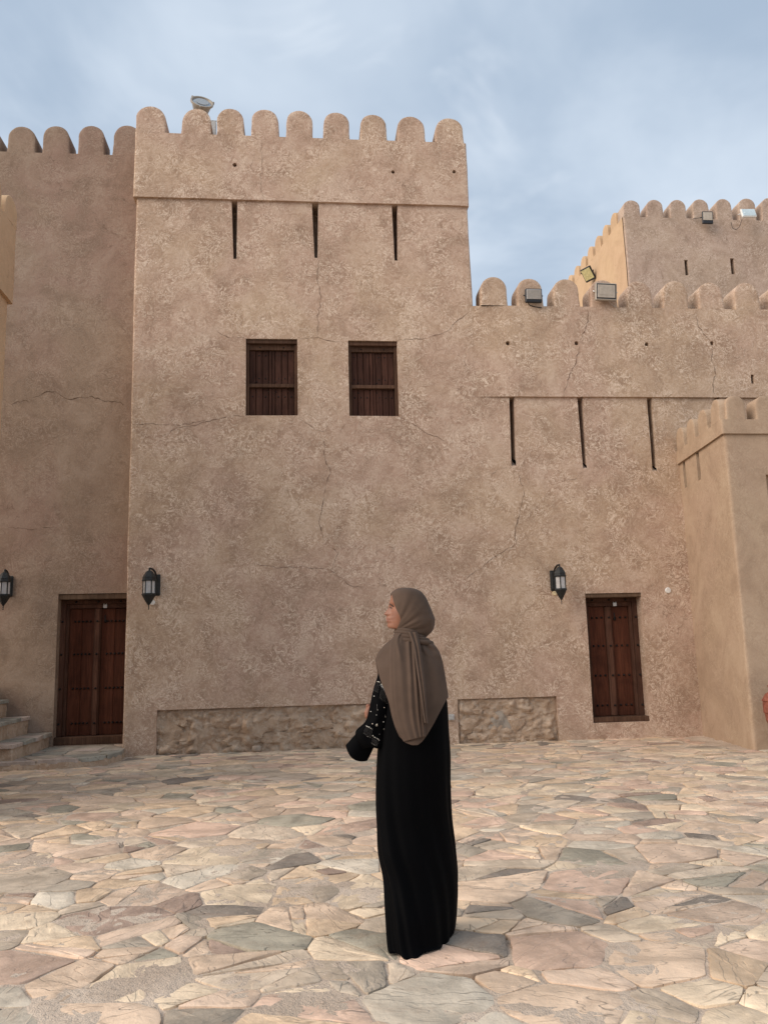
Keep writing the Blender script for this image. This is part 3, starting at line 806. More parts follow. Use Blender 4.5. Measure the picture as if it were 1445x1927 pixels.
# ------------------------------------------------------------------ doors and shutters
def studs(parent, pts, r, out=0.018):
    bm=bmesh.new()
    for (x,y,z) in pts:
        M=Matrix.Translation((x,y,z))@Matrix.Rotation(math.pi/2,4,'X')
        lathe(bm,[(r,0),(r*.95,out*.35),(r*.6,out*.8),(r*.15,out)],10,M)
    o=mesh_obj('studs',bm,M_STUD,parent,True,60); tag(o,kind='stuff'); return o
def board(name,parent,mat,x0,x1,y0,y1,z0,z1,bev=0.004):
    bm=bmesh.new(); bx(bm,x0,x1,y0,y1,z0,z1,bev); return mesh_obj(name,bm,mat,parent,False)
def padlock(parent,x,y,z,s=1.0):
    bm=bmesh.new(); bx(bm,x-.026*s,x+.026*s,y-.016*s,y+.0*s,z-.05*s,z,.004*s)
    tube(bm,[(x-.017*s,y-.008*s,z-.002),(x-.017*s,y-.008*s,z+.03*s),(x-.009*s,y-.008*s,z+.043*s),(x+.009*s,y-.008*s,z+.043*s),(x+.017*s,y-.008*s,z+.03*s),(x+.017*s,y-.008*s,z-.002)],.0055*s,6)
    o=mesh_obj('padlock',bm,M_STEEL,parent,True,40); o['label']='small steel padlock hanging on the door frame'; return o
def make_door(parent, rect, Yw, lint, sill, n_planks, label, deep=0.13):
    x0,x1,z0,z1=rect; W=x1-x0
    bm=bmesh.new()                            # the outer frame carries everything
    zt=z1-lint; zb=z0+sill; fo=0.075
    yf=Yw+deep
    bx(bm,x0-.01,x0+fo,yf,yf+.12,zb,zt,.005); bx(bm,x1-fo,x1+.01,yf,yf+.12,zb,zt,.005); bx(bm,x0+fo,x1-fo,yf+.002,yf+.12,zt-.06,zt,.004)
    d=mesh_obj('door',bm,M_FRAME if False else M_DOORL,parent,False); d['label']=label
    fi=0.045; y2=yf+.035                      # inner frame
    board('inner_frame',d,M_DOORL,x0+fo,x0+fo+fi,y2,y2+.08,zb,zt-.06); board('inner_frame',d,M_DOORL,x1-fo-fi,x1-fo,y2,y2+.08,zb,zt-.06)
    board('inner_frame',d,M_DOORL,x0+fo+fi,x1-fo-fi,y2+.001,y2+.08,zt-.125,zt-.06)
    a,b=x0+fo+fi,x1-fo-fi; y3=yf+.075; ztop=zt-.125
    sw=0.105; ms=(a+b)/2-0.012
    pl=[]
    for (p,q) in ((a,ms-sw/2),(ms+sw/2,b)):
        for i in range(n_planks):
            u0=p+(q-p)*i/n_planks+.0015; u1=p+(q-p)*(i+1)/n_planks-.0015
            board('plank',d,M_DOOR,u0,u1,y3+RNG.uniform(0,.004),y3+.05,zb+.004,ztop-.004,.003); pl.append((u0,u1))
    board('stile',d,M_DOORL,ms-sw/2,ms+sw/2,y3-.045,y3+.03,zb+.004,ztop-.004,.012)
    board('stile',d,M_DOORL,ms-sw/2+.022,ms+sw/2-.022,y3-.056,y3-.044,zb+.006,ztop-.006,.004)
    pts=[]
    for zz in (0.895,0.635,0.365,0.095):
        z=zb+(ztop-zb)*zz
        m=3 if n_planks<2 else 5
        for (p,q) in ((a,ms-sw/2),(ms+sw/2,b)):
            for i in range(m): pts.append((p+(q-p)*(0.22+0.60*i/(m-1)),y3,z))
        pts.append((ms,y3-.056,z)); pts.append((x0+.03,yf,z)); pts.append((x1-.03,yf,z))
    for i in range(3): pts.append((x0+W*(.2+.3*i),yf+.002,zt-.03))
    studs(d,pts,0.0175,0.022)
    bm=bmesh.new(); bx(bm,x0-.03,x1+.03,Yw+.018,Yw+.30,zt,z1-.001,.008); l=mesh_obj('lintel',bm,M_BEAM,d,False)
    bm=bmesh.new(); bx(bm,x0-.004,x1+.004,Yw+.045,Yw+.34,z0+.001,zb,.008); mesh_obj('threshold',bm,M_FRAME,d,False)
    padlock(d,ms+sw/2+.055,yf+.030,zt-.070,1.15)
    bm=bmesh.new()                            # hasp and ring pull
    tube(bm,[(ms+sw/2+.05,y3-.012,ztop-.10),(ms+sw/2+.055,y3-.02,ztop-.20)],.008,6)
    lathe(bm,[(.024,0),(.02,.012),(.006,.022)],10,Matrix.Translation((ms+sw/2+.058,y3,ztop-.20))@Matrix.Rotation(math.pi/2,4,'X'))
    mesh_obj('latch',bm,M_STUD,d,True,40)
    return d
make_door(fort,DOOR_R,WALL_Y,0.062,0.075,1,'narrow red brown two leaf wooden door with rows of iron studs',0.20)
def make_window(rect, label):
    x0,x1,z0,z1=rect; y=WALL_Y+.055; W=x1-x0; Hh=z1-z0
    bm=bmesh.new(); f=.048; zt=z1-.068
    bx(bm,x0-.008,x0+f,y,y+.14,z0-.005,zt,.004); bx(bm,x1-f,x1+.008,y,y+.14,z0-.005,zt,.004)
    bx(bm,x0+f,x1-f,y+.025,y+.14,zt-.085,zt,.004)
    wd=mesh_obj('window',bm,M_FRAME,fort,False); wd['label']=label
    bm=bmesh.new(); bx(bm,x0-.02,x1+.02,y-.032,y+.15,zt,z1-.002,.006); mesh_obj('lintel',bm,M_FRAME,wd,False)
    zr=z0+Hh*.405; board('rail',wd,M_FRAME,x0+f-.006,x1-f+.006,y+.012,y+.10,zr-.028,zr+.028,.005)
    n=7; a,b=x0+f,x1-f; st=[]
    for (p,q) in ((z0,zr-.028),(zr+.028,zt-.085)):
        for i in range(n):
            u0=a+(b-a)*i/n+.004; u1=a+(b-a)*(i+1)/n-.004
            if i==3:
                m=(u0+u1)/2
                board('plank',wd,M_SHUT,u0,m-.003,y+.052,y+.09,p+.002,q-.002,.005); board('plank',wd,M_SHUT,m+.003,u1,y+.058,y+.09,p+.002,q-.002,.005)
            else: board('plank',wd,M_SHUT,u0,u1,y+.062+RNG.uniform(-.006,.006),y+.10,p+.002,q-.002,.005)
            if i!=3:
                c=(u0+u1)/2
                for zz in ((q-.075,p+.10) if q>zr+.1 else (q-.135,p+.03)): st.append((c,y+.066,zz))
            if i in (1,2,4): st.append(((u1 if i==2 else u0)+.006,y+.066,(p+.045) if q>zr+.1 else (q-.06)))
    st+= [(x0+W*.27,y+.025,zt-.045),(x0+W*.73,y+.025,zt-.045)]
    studs(wd,st,.0125,.012)
    bm=bmesh.new(); bx(bm,a-.02,b+.02,y+.105,y+.13,z0-.02,zt+.02); mesh_obj('backing',bm,M_SHUT,wd,False)
    return wd
make_window(win_rects[0],'dark shuttered window nearer the left corner of the tower')
make_window(win_rects[1],'dark shuttered window nearer the middle of the front')

# ------------------------------------------------------------------ recessed wall on the left
LW_Y=WALL_Y+0.60; ZLW=9.54
left=empty('curtain_wall','shaded brown crenellated wall set back at the left of the tower','wall')
LX0=-9.0
DOOR_L=(-3.665,-2.565,0.12,2.325)
bm=bmesh.new()
wall_bm(bm,[(LX0,LW_Y),(-2.50,LW_Y)],-0.12,ZLW,[dict(t0=DOOR_L[0]-LX0,t1=DOOR_L[1]-LX0,z0=DOOR_L[2],z1=DOOR_L[3],depth=0.34)],topr=0)
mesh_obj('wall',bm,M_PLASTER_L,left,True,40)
for i,(xa,xb,yt) in enumerate(((-52,-2,239),(15,66,237.5),(81,131,237),(148,196,236.5),(213,262,235.5))):
    a=at(xa,288,LW_Y); b=at(xb,288,LW_Y); tp=at((xa+xb)/2,yt,LW_Y)
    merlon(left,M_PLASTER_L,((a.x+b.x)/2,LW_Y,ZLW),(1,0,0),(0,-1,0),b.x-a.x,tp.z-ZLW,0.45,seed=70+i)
make_door(left,DOOR_L,LW_Y,0.085,0.115,2,'wide red brown double door with four rows of iron studs, partly behind the tower',0.16)
for i,(pts,wd) in enumerate((([(4,748),(22,758),(45,754),(62,757)],.010),([(62,747),(90,736),(112,739),(128,751),(150,747),(185,748),(205,755),(222,757),(243,764)],.015),([(0,990),(60,994),(120,990)],.006))):
    crack(left,pts,LW_Y,wd,80+i)

# ------------------------------------------------------------------ gate tower on the right
G0,G1,G2=(5.885,WALL_Y+.03),(5.665,10.356),(9.4,10.356); ZG=4.146; ZGC=4.345
gate=empty('gate_tower','lower smooth plastered tower standing forward at the right edge','tower')
gl=math.hypot(G1[0]-G0[0],G1[1]-G0[1])
gholes=[]
for (xa,xb,ya,yb) in ((1283.5,1288,876,918),(1309,1314.5,860,904)):
    t0,_=onface(xa,ya,G0,G1); t1,_=onface(xb,ya,G0,G1); _,z0=onface((xa+xb)/2+3,yb,G0,G1)
    gholes.append(dict(t0=t0,t1=t1,z0=z0,z1=ZG,depth=0.30,slope=0.0))
a=at(1440,893,G1[1]); gholes.append(dict(t0=gl+a.x-G1[0],t1=gl+a.x-G1[0]+.7,z0=a.z-1.3,z1=a.z,depth=0.12))
bm=bmesh.new(); wall_bm(bm,[G0,G1,G2],-0.12,ZG,gholes,r=0.05,topr=0,amp=.018); mesh_obj('wall',bm,M_PLASTER_G,gate,True,40)
po=.035; PG0,PG1,PG2=(G0[0]-po,G0[1]),(G1[0]-po,G1[1]-po),(G2[0],G2[1]-po)
bm=bmesh.new(); wall_bm(bm,[PG0,PG1,PG2],ZG,ZGC,(),r=0.03,thick=.3,under=.1,topr=0); mesh_obj('parapet',bm,M_PLASTER_G,gate,True,40)
gd=Vector((PG1[0]-PG0[0],PG1[1]-PG0[1])); glen=gd.length; gd.normalize(); gn=Vector((gd.y,-gd.x))
for i,(xa,xb,yt) in enumerate(((1271,1290,803),(1294,1311,786),(1316,1336,769),(1343,1364,750))):
    s0,_=onface(xa,yt+38,PG0,PG1); s1,_=onface(xb,yt+38,PG0,PG1)
    c=0.24+i*(glen-.46)/3.0
    merlon(gate,M_PLASTER_G,(PG0[0]+gd.x*c,PG0[1]+gd.y*c,ZGC),(gd.x,gd.y,0),(gn.x,gn.y,0),0.335,0.335,0.26,seed=90+i)
for i,(xa,xb) in enumerate(((1367.5,1404),(1424,1461),(1482,1520))):
    a=at(xa,790,PG1[1]); b=at(xb,790,PG1[1])
    merlon(gate,M_PLASTER_G,((a.x+b.x)/2,PG1[1],ZGC),(1,0,0),(0,-1,0),b.x-a.x,0.335,0.26,seed=96+i)

# ------------------------------------------------------------------ keep far behind
KY=19.0; KX=8.25; ZK=12.25
keep=empty('keep','high far keep with small round merlons rising behind the right range','tower')
kf=lambda x,y:(7.0+at(x,y,KY).x-KX, at(x,y,KY).z)
kh=[]
for (xa,xb,ya,yb) in ((1286.5,1293,489,518),(1372.5,1380,486,516)):
    t0,z1=kf(xa,ya); t1,_=kf(xb,ya); _,z0=kf(xa,yb); kh.append(dict(t0=t0,t1=t1,z0=z0,z1=z1,depth=.3))
bm=bmesh.new(); wall_bm(bm,[(KX+.012,KY+.5),(KX+.012,KY),(KX+8,KY)],5.0,ZK,[dict(h,t0=h['t0']-6.512,t1=h['t1']-6.512) for h in kh],cell=.14,r=.04,topr=0); mesh_obj('wall',bm,M_PLASTER_K,keep,True,40)
bm=bmesh.new(); wall_bm(bm,[(KX-.012,KY+7.0),(KX-.012,KY+.035)],5.0,ZK-.002,(),cell=.14,topr=0); mesh_obj('side_wall',bm,M_PLASTER_W,keep,True,40)['label']='smooth plastered side of the keep, its golden sunlight painted in as ochre'
for i,(xa,xb,yt) in enumerate(((1173,1204,377),(1217,1247,376),(1261,1291,376),(1305,1335,375),(1349,1378,374),(1391,1422,373),(1434,1465,372))):
    a=at(xa,409,KY); b=at(xb,409,KY); tp=at((xa+xb)/2,yt,KY)
    merlon(keep,M_PLASTER_K,((a.x+b.x)/2,KY,ZK),(1,0,0),(0,-1,0),b.x-a.x,max(.36,tp.z-ZK),0.42,seed=110+i)
for i in range(10):  # side merlons, like the side wall, carry warm sunlight in their plaster colour
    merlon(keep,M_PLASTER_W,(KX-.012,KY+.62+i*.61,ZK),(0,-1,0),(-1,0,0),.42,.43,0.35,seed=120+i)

# ------------------------------------------------------------------ ochre building at the left edge
e=at(12,640,10.4); LBX=e.x; z_led=at(13,570,10.4).z; z_cr=at(8,430,10.4).z; z_tp=at(12,383,10.4).z
lb=empty('ochre_building','sliver of ochre plastered building at the left edge of the view','building')
bm=bmesh.new(); wall_bm(bm,[(LBX,7.4),(LBX,10.4),(LBX-3,10.4)],-0.12,z_led,(),topr=0,cell=.12); mesh_obj('wall',bm,M_PLASTER_W,lb,True,40)
bm=bmesh.new(); wall_bm(bm,[(LBX+.05,7.4),(LBX+.05,10.45),(LBX-3,10.45)],z_led,z_cr,(),under=.1,topr=0,cell=.12); mesh_obj('parapet',bm,M_PLASTER_W,lb,True,40)
for i in range(5): merlon(lb,M_PLASTER_W,(LBX+.05,10.24-i*.56,z_cr),(0,1,0),(1,0,0),.42,max(.3,z_tp-z_cr),.35,seed=140+i)

# ------------------------------------------------------------------ doorstep and stairs by the left door
rs=random.Random(31)
step_o=empty('doorstep','low stone paved landing in front of the double door at left','doorstep')
foot=[(-2.53,12.77),(-2.50,12.05),(-2.47,11.80),(-2.56,11.42),(-2.75,11.20),(-3.10,11.08),(-3.90,11.03),(-6.2,11.0),(-6.2,12.77)]
foot=foot[::-1]
if area2(foot)<0: foot=foot[::-1]
ZD=0.115
bm=bmesh.new(); top=[];bot=[]
rag=[]
for i in range(len(foot)):
    a=Vector(foot[i]); b=Vector(foot[(i+1)%len(foot)]); kk=max(1,int((b-a).length/.08))
    for q in range(kk): p=a+(b-a)*q/kk; rag.append((p.x+RNG.uniform(-.006,.006),p.y+RNG.uniform(-.008,.008)))
cxx,cyy=-4,11.9
bot=[bm.verts.new((p[0],p[1],-.05)) for p in rag]; top=[bm.verts.new((lerp(p[0],cxx,.006),lerp(p[1],cyy,.012),ZD-.035)) for p in rag]
for i in range(len(rag)): bm.faces.new((bot[i],bot[(i+1)%len(rag)],top[(i+1)%len(rag)],top[i]))
bm.faces.new(top); mesh_obj('base',bm,M_RUBBLE,step_o,False)
sd=[(rs.uniform(-4.6,-2.4),rs.uniform(11.0,12.77),rs.uniform(.1,.2)) for _ in range(60)]
keepd=[]
for s in sd:
    if all((s[0]-k_[0])**2+(s[1]-k_[1])**2>((s[2]+k_[2])*.85)**2 for k_ in keepd): keepd.append(s)
fc=[f for f in foot if f[0]>-6]; fc=[(-4.7,11.02)]+sorted([p for p in foot if p[0]>-4],key=lambda p:0) if False else foot
reg=[(-4.8,11.01),(-3.9,11.03),(-3.10,11.08),(-2.75,11.20),(-2.56,11.42),(-2.47,11.80),(-2.50,12.05),(-2.56,12.76),(-4.8,12.76)]
if area2(reg)<0: reg=reg[::-1]
cool=[(.44,.36,.28),(.37,.32,.26),(.48,.38,.30),(.31,.29,.24),(.45,.36,.30)]
for p in cells(keepd,reg):
    if not p or area2(p)<.008: continue
    q=inset(p,.006)
    if not q or area2(q)<.006: continue
    slab_obj('flagstone',ragged(q,.06,.006,rs),ZD-.05,ZD+rs.uniform(-.004,.006),rs.choice(cool),rs,step_o,.012)
st_o=empty('stone_steps','flight of slab topped steps rising at the left edge beside the double door','steps')
for i in range(4):
    xe=-3.66-0.315*i; zt=0.315+0.245*i; y0=11.13+0.02*i
    bm=bmesh.new(); bx(bm,-6.0,xe-.03,y0+.03,LW_Y-.02,(ZD-.03) if i==0 else zt-.30,zt-.045,.01)
    bmesh.ops.subdivide_edges(bm,edges=bm.edges,cuts=6,use_grid_fill=True)
    for v_ in bm.verts:
        nn=fbm(v_.co.x,v_.co.y,v_.co.z,3.0,3)*.018; v_.co.x+=nn if v_.co.x>-5.9 else 0; v_.co.y-=nn if v_.co.y<LW_Y-.1 else 0
    mesh_obj('riser',bm,M_RUBBLE,st_o,True,40)
    ys=[y0-.02,y0+.40,y0+.85,y0+1.25,LW_Y-.02]
    for a,b in zip(ys,ys[1:]):
        q=[(xe-.40,a+.004),(xe+rs.uniform(-.015,.02),a+.004),(xe+rs.uniform(-.015,.02),b-.004),(xe-.40,b-.004)]
        slab_obj('slab',ragged(q,.05,.006,rs,.04),zt-.048,zt+rs.uniform(-.003,.004),rs.choice(cool),rs,st_o,.01)
    for kx in range(2):
        q=[(xe-.40-.6*(kx+1),y0-.02),(xe-.405-.6*kx,y0-.02),(xe-.405-.6*kx,LW_Y-.02),(xe-.40-.6*(kx+1),LW_Y-.02)]
        if i==3: slab_obj('slab',ragged(q,.08,.006,rs,.04),zt-.048,zt,rs.choice(cool),rs,st_o,.0)

# ------------------------------------------------------------------ wall lanterns
def lantern(wall_y, px,py, label, s=0.90, side=0.0, turn=0.0):
    PJ=0.33; c=at(px,py,wall_y-PJ)                   # middle of the glass
    L=empty('wall_lantern',label,'lantern','wall lanterns beside the doors',(c.x,wall_y,c.z))
    Mw=Matrix.Translation((0,-PJ,0))@Matrix.Scale(s,4)
    hgt=.105; PH6=turn
    bm=bmesh.new(); lathe(bm,[(.118,hgt-.004),(.122,hgt+.012),(.112,hgt+.022),(.108,hgt+.055),(.112,hgt+.06),(.104,hgt+.075),(.085,hgt+.11),(.080,hgt+.115),(.060,hgt+.150),(.032,hgt+.172),(.018,hgt+.176),(.012,hgt+.20),(.020,hgt+.21),(.006,hgt+.225)],6,Mw,PH6)
    mesh_obj('cap',bm,M_IRON,L,True,28)
    bm=bmesh.new(); lathe(bm,[(.004,-hgt-.27),(.010,-hgt-.262),(.005,-hgt-.24),(.011,-hgt-.225),(.006,-hgt-.21),(.012,-hgt-.195),(.028,-hgt-.175),(.060,-hgt-.125),(.085,-hgt-.080),(.090,-hgt-.070),(.104,-hgt-.045),(.112,-hgt-.03),(.118,-hgt-.028),(.118,-hgt-.006),(.110,-hgt+.002),(.09,-hgt+.004)],6,Mw,PH6)
    mesh_obj('base',bm,M_IRON,L,True,28)
    for k_ in range(6):
        a=PH6+k_*math.pi/3; a2=a+math.pi/3
        p=Vector((.098*math.cos(a),.098*math.sin(a),0)); q=Vector((.098*math.cos(a2),.098*math.sin(a2),0))
        bm=bmesh.new(); tube(bm,[Mw@(p+Vector((0,0,-hgt))),Mw@(p+Vector((0,0,hgt)))],.011*s,6); mesh_obj('post',bm,M_IRON,L,False)
        n=((p+q)/2).normalized(); bm=bmesh.new(); vs=[]
        for dd in (0,.006):
            vs.append([bm.verts.new(Mw@(u*.985-n*dd+Vector((0,0,zz)))) for u,zz in ((p,-hgt),(q,-hgt),(q,hgt),(p,hgt))])
        bm.faces.new(vs[0]); bm.faces.new(vs[1][::-1])
        for m_ in range(4): bm.faces.new((vs[0][m_],vs[1][m_],vs[1][(m_+1)%4],vs[0][(m_+1)%4]))
        bmesh.ops.recalc_face_normals(bm,faces=bm.faces); mesh_obj('pane',bm,M_GLASSF,L,False)
    bm=bmesh.new(); bx(bm,side-.055*s,side+.055*s,-.022,-.003,-.12*s,.25*s,.01); bx(bm,side-.038*s,side+.038*s,-.046,-.020,-.09*s,.22*s,.008); mesh_obj('backplate',bm,M_IRON,L,False)
    bm=bmesh.new(); tube(bm,[(side,-.03,.10*s),(side,-.07,.20*s),(side*.8,-.13,.275*s),(side*.5,-.21,.31*s),(side*.2,-PJ+.03,.318*s),(0,-PJ,.300*s)],.015,8); mesh_obj('arm',bm,M_IRON,L,True,40)
    return L
lantern(WALL_Y,281,1105,'black iron hexagonal lantern near the tower corner, right of the double door',.84,.055,.06)
lantern(WALL_Y,1054,1096.5,'black iron hexagonal lantern left of the narrow right door',.84,-.01,.22)
lantern(LW_Y,8.5,1107,'black iron hexagonal lantern cut off by the left edge',.84,-.03,.35)
def disc(px,py,r,mat,label):
    v=at(px,py,WALL_Y); bm=bmesh.new()
    lathe(bm,[(r,0),(r,.012),(r*.86,.020),(r*.5,.022),(.001,.022)],24,Matrix.Translation((v.x,WALL_Y-wobble(Vector((v.x,WALL_Y,v.z)),WOB)+.002,v.z))@Matrix.Rotation(math.pi/2,4,'X'))
    bx(bm,v.x-r*.6,v.x-r*.4,WALL_Y-.028,WALL_Y-.022,v.z+.01,v.z+.018)
    tag(mesh_obj('cover_plate',bm,mat,None,True,40),label,'cover plate')
disc(287.5,1134,.038,M_WHITEP,'small white round cover below the lantern at the tower corner')
disc(1043.5,1116,.040,M_CREAMP,'yellowed round cover half behind the lantern by the right door')
disc(1256,1111,.046,M_WHITEP,'white round cover on the wall right of the narrow door')
v=at(850,1349,WALL_Y); bm=bmesh.new(); bx(bm,v.x-.055,v.x+.03,WALL_Y-.05,WALL_Y-.0,v.z-.045,v.z+.04,.006); bx(bm,v.x-.04,v.x+.015,WALL_Y-.056,WALL_Y-.049,v.z-.03,v.z+.025,.003)
tag(mesh_obj('socket_box',bm,M_GREYP,None,False),'small grey socket box low on the wall behind the woman','socket box')

# ------------------------------------------------------------------ floodlights
def floodlight(loc, yaw, tilt, roll, ww, hh, mframe, mlens, label, rim=0.14, inner=None, grid=False, ballast=False, feet=0.10, cable=None, cmat=None, bmat=None):
    """a flat LED floodlight: face towards -Y before turning"""
    L=empty('floodlight',label,'floodlight','floodlights on the battlements',loc)
    R=Matrix.Rotation(yaw,4,'Z')@Matrix.Rotation(tilt,4,'X')@Matrix.Rotation(roll,4,'Y')
    bm=bmesh.new(); bx(bm,-ww/2,ww/2,-.02,.035,-hh/2,hh/2,.012,R)
    for k_ in range(7):
        x=-ww*.36+ww*.72*k_/6; bx(bm,x-.004,x+.004,.034,.065,-hh*.38,hh*.38,0,R)
    mesh_obj('housing',bm,mframe,L,False)
    lz0=-hh/2+rim*hh*(2.1 if ballast else 1); lz1=hh/2-rim*hh*.75; lx=ww/2-rim*ww*.6
    if inner is not None:
        bm=bmesh.new(); bx(bm,-lx-.018,lx+.018,-.024,-.018,lz0-.018,lz1+.018,.003,R); mesh_obj('gasket',bm,inner,L,False)
    bm=bmesh.new(); bx(bm,-lx,lx,-.028,-.020,lz0,lz1,.003,R); ln=mesh_obj('lens',bm,mlens,L,False)
    if grid:
        bm=bmesh.new()
        for a in range(1,12): x=-lx+2*lx*a/12; bx(bm,x-.002,x+.002,-.031,-.0275,lz0+.004,lz1-.004,0,R)
        for a in range(1,9): z=lz0+(lz1-lz0)*a/9; bx(bm,-lx+.004,lx-.004,-.0315,-.0276,z-.002,z+.002,0,R)
        tag(mesh_obj('lens_grid',bm,M_TAUPEP,L,False),kind='stuff')
    else:
        bm=bmesh.new(); bx(bm,-lx*.72,lx*.72,-.031,-.0275,lz0+(lz1-lz0)*.2,lz1-(lz1-lz0)*.18,.002,R); mesh_obj('reflector',bm,mlens,L,False)
    bm=bmesh.new()
    for s_ in (-1,1):
        tube(bm,[R@Vector((s_*(ww/2+.012),.01,0)),R@Vector((s_*(ww/2+.012),.05,hh*.1)),Vector((s_*ww*.45,feet,hh*.22))],.009,6)
    tube(bm,[Vector((-ww*.45,feet,hh*.22)),Vector((ww*.45,feet,hh*.22))],.010,6)
    mesh_obj('bracket',bm,bmat or mframe,L,False)
    if cable:
        bm=bmesh.new(); tube(bm,[Vector(c) for c in cable],.007,6); mesh_obj('cable',bm,cmat or M_CABLE,L,True,60)
    return L
p=at(1003.5,556.5,WALL_Y-.15); floodlight(p,0,.12,.0,.27,.225,M_BLACKP,M_LENSW if False else M_GLASSF,'black framed floodlight with gridded lens on the second merlon right of the tower',.11,None,True,True,.10,[(-.1,.03,-.10),(-.04,.09,-.125),(.06,.10,-.145),(.15,.10,-.155)])
p=at(1139.5,549.5,WALL_Y-.17); floodlight(p,.0,.10,.03,.35,.285,M_TAUPEP,M_LENSB,'large pale framed floodlight with black gasket on the fourth merlon right of the tower',.15,M_BLACKP,False,False,.12,[(.04,.02,-.14),(.10,.08,-.155),(.16,.11,-.19),(.19,.12,-.20)],M_CABLEW,M_WHITEP)
kp=None
p=Vector((KX-.22, onface(1106,516,(KX,KY),(KX,KY-1))[0]*-1+KY if False else 22.0, 0))
t_,z_=onface(1106,516,(KX-.2,KY),(KX-.2,KY+5)); p=Vector((KX-.2,KY+t_,z_))
floodlight(p,math.radians(-62),.62,.0,.36,.40,M_BLACKP,M_LENSY,'yellow lensed floodlight tilted on the sunlit side of the far keep',.12,None,False,False,.14,None)
p=at(1330.5,409.5,KY-.2); floodlight(p,-.12,-.05,.06,.27,.345,M_BLACKP,M_LENSB,'upright dark rimmed floodlight with beige lens on the far keep',.12,None,False,True,.14,[(-.1,.05,.02),(-.2,.12,.05),(-.3,.18,.06)])
p=at(1407.5,401,KY-.35); floodlight(p,-.05,-.28,.0,.38,.27,M_WHITEP,M_LENSW,'white floodlight with a shiny pale lens at the right end of the far keep',.10,None,False,False,.2,[(-.13,.1,-.12),(-.14,.25,-.26),(-.20,.30,-.30),(-.30,.30,-.26),(-.32,.30,-.1)])
# round projector standing behind the second merlon of the tower
p0=at(380,196,WALL_Y+.55)
sp=empty('round_projector','round grey spotlight on the tower roof behind the second merlon','spotlight',None,(p0.x,p0.y,p0.z))
ax=Vector((0.22,-0.80,0.50)).normalized(); R=ax.to_track_quat('Z','Y').to_matrix().to_4x4()
bm=bmesh.new(); lathe(bm,[(.07,-.30),(.085,-.26),(.10,-.20),(.165,.0),(.175,.01),(.19,.012),(.192,.045),(.178,.05),(.165,.046),(.155,.02)],28,R); mesh_obj('housing',bm,M_TAUPEP,sp,True,35)
bm=bmesh.new(); lathe(bm,[(.156,.022),(.12,.034),(.06,.042),(.01,.044)],28,R); mesh_obj('lens',bm,M_SPOTG,sp,True,40)
bm=bmesh.new(); lathe(bm,[(.10,.0405),(.11,.0405),(.11,.046),(.10,.046)],28,R); mesh_obj('ring',bm,M_STEEL,sp,True,40)
for a in (0.3,2.4,4.5):
    bm=bmesh.new(); bx(bm,.185,.215,-.015,.015,.0,.05,.004,R@Matrix.Rotation(a,4,'Z')); mesh_obj('clip',bm,M_TAUPEP,sp,False)
bm=bmesh.new(); q=R@Vector((0,0,-.25)); tube(bm,[q,(q.x+.02,q.y+.02,q.z-.08),(q.x+.03,q.y+.02,-.75)],.022,8); bx(bm,q.x-.03,q.x+.06,q.y-.03,q.y+.04,q.z-.16,q.z-.05,.006); mesh_obj('stand',bm,M_IRON,sp,False)
p1=at(401.5,241,WALL_Y+.5); bm=bmesh.new(); bx(bm,-.045,.05,-.05,.05,-.35,.10,.008)
tube(bm,[(-.10,0,.06),(-.07,0,.11),(-.02,0,.135),(.06,0,.13),(.12,0,.12)],.008,6); tube(bm,[(-.11,0,.02),(-.06,0,.06),(-.03,0,.09)],.007,6)
tag(mesh_obj('control_gear_box',bm,M_GREYP,None,False,None,p1),'slim grey electrical box on the tower roof between two merlons','electrical box')

# ------------------------------------------------------------------ terracotta jar at the right edge
j0=gnd(1462,1409); jx=at(1462,1380,9.98)
bm=bmesh.new(); jar_prof=[(.09,0),(.10,.02),(.105,.06),(.115,.14),(.135,.22),(.165,.31),(.19,.39),(.197,.40),(.193,.41),(.205,.485),(.218,.495),(.214,.51),(.216,.57),(.212,.625),(.224,.637),(.220,.65),(.205,.665),(.20,.68),(.185,.70),(.178,.715),(.15,.735),(.13,.75),(.12,.78),(.14,.80),(.14,.82),(.10,.82),(.10,.70)]
lathe(bm,jar_prof,36); jar=mesh_obj('clay_jar',bm,M_CLAY,None,True,35,(jx.x+.075,9.95,0.0)); tag(jar,'ridged red terracotta jar at the right edge beside the forward tower','jar')

# ------------------------------------------------------------------ the woman in the courtyard
PY=4.17
PS=at(773,1150,PY).x-at(772,1150,PY).x         # metres to a pixel at her distance
def pp(x,y,dy=0.0):
    v=at(x,y,PY); return Vector((v.x,PY+dy,v.z))
def skin_mesh(verts, edges, radii, root=0, sub=1):
    me=bpy.data.meshes.new('sk'); me.from_pydata([tuple(v) for v in verts],edges,[]); o=bpy.data.objects.new('sk',me); COL.objects.link(o)
    md=o.modifiers.new('Skin','SKIN'); md.use_smooth_shade=True
    sv=me.skin_vertices[0].data
    for i,r in enumerate(radii): sv[i].radius=(r,r) if not isinstance(r,tuple) else r; sv[i].use_root=(i==root)
    if sub: ms=o.modifiers.new('Sub','SUBSURF'); ms.levels=sub; ms.render_levels=sub
    dg=bpy.context.evaluated_depsgraph_get(); em=bpy.data.meshes.new_from_object(o.evaluated_get(dg))
    bpy.data.objects.remove(o,do_unlink=True)
    return em
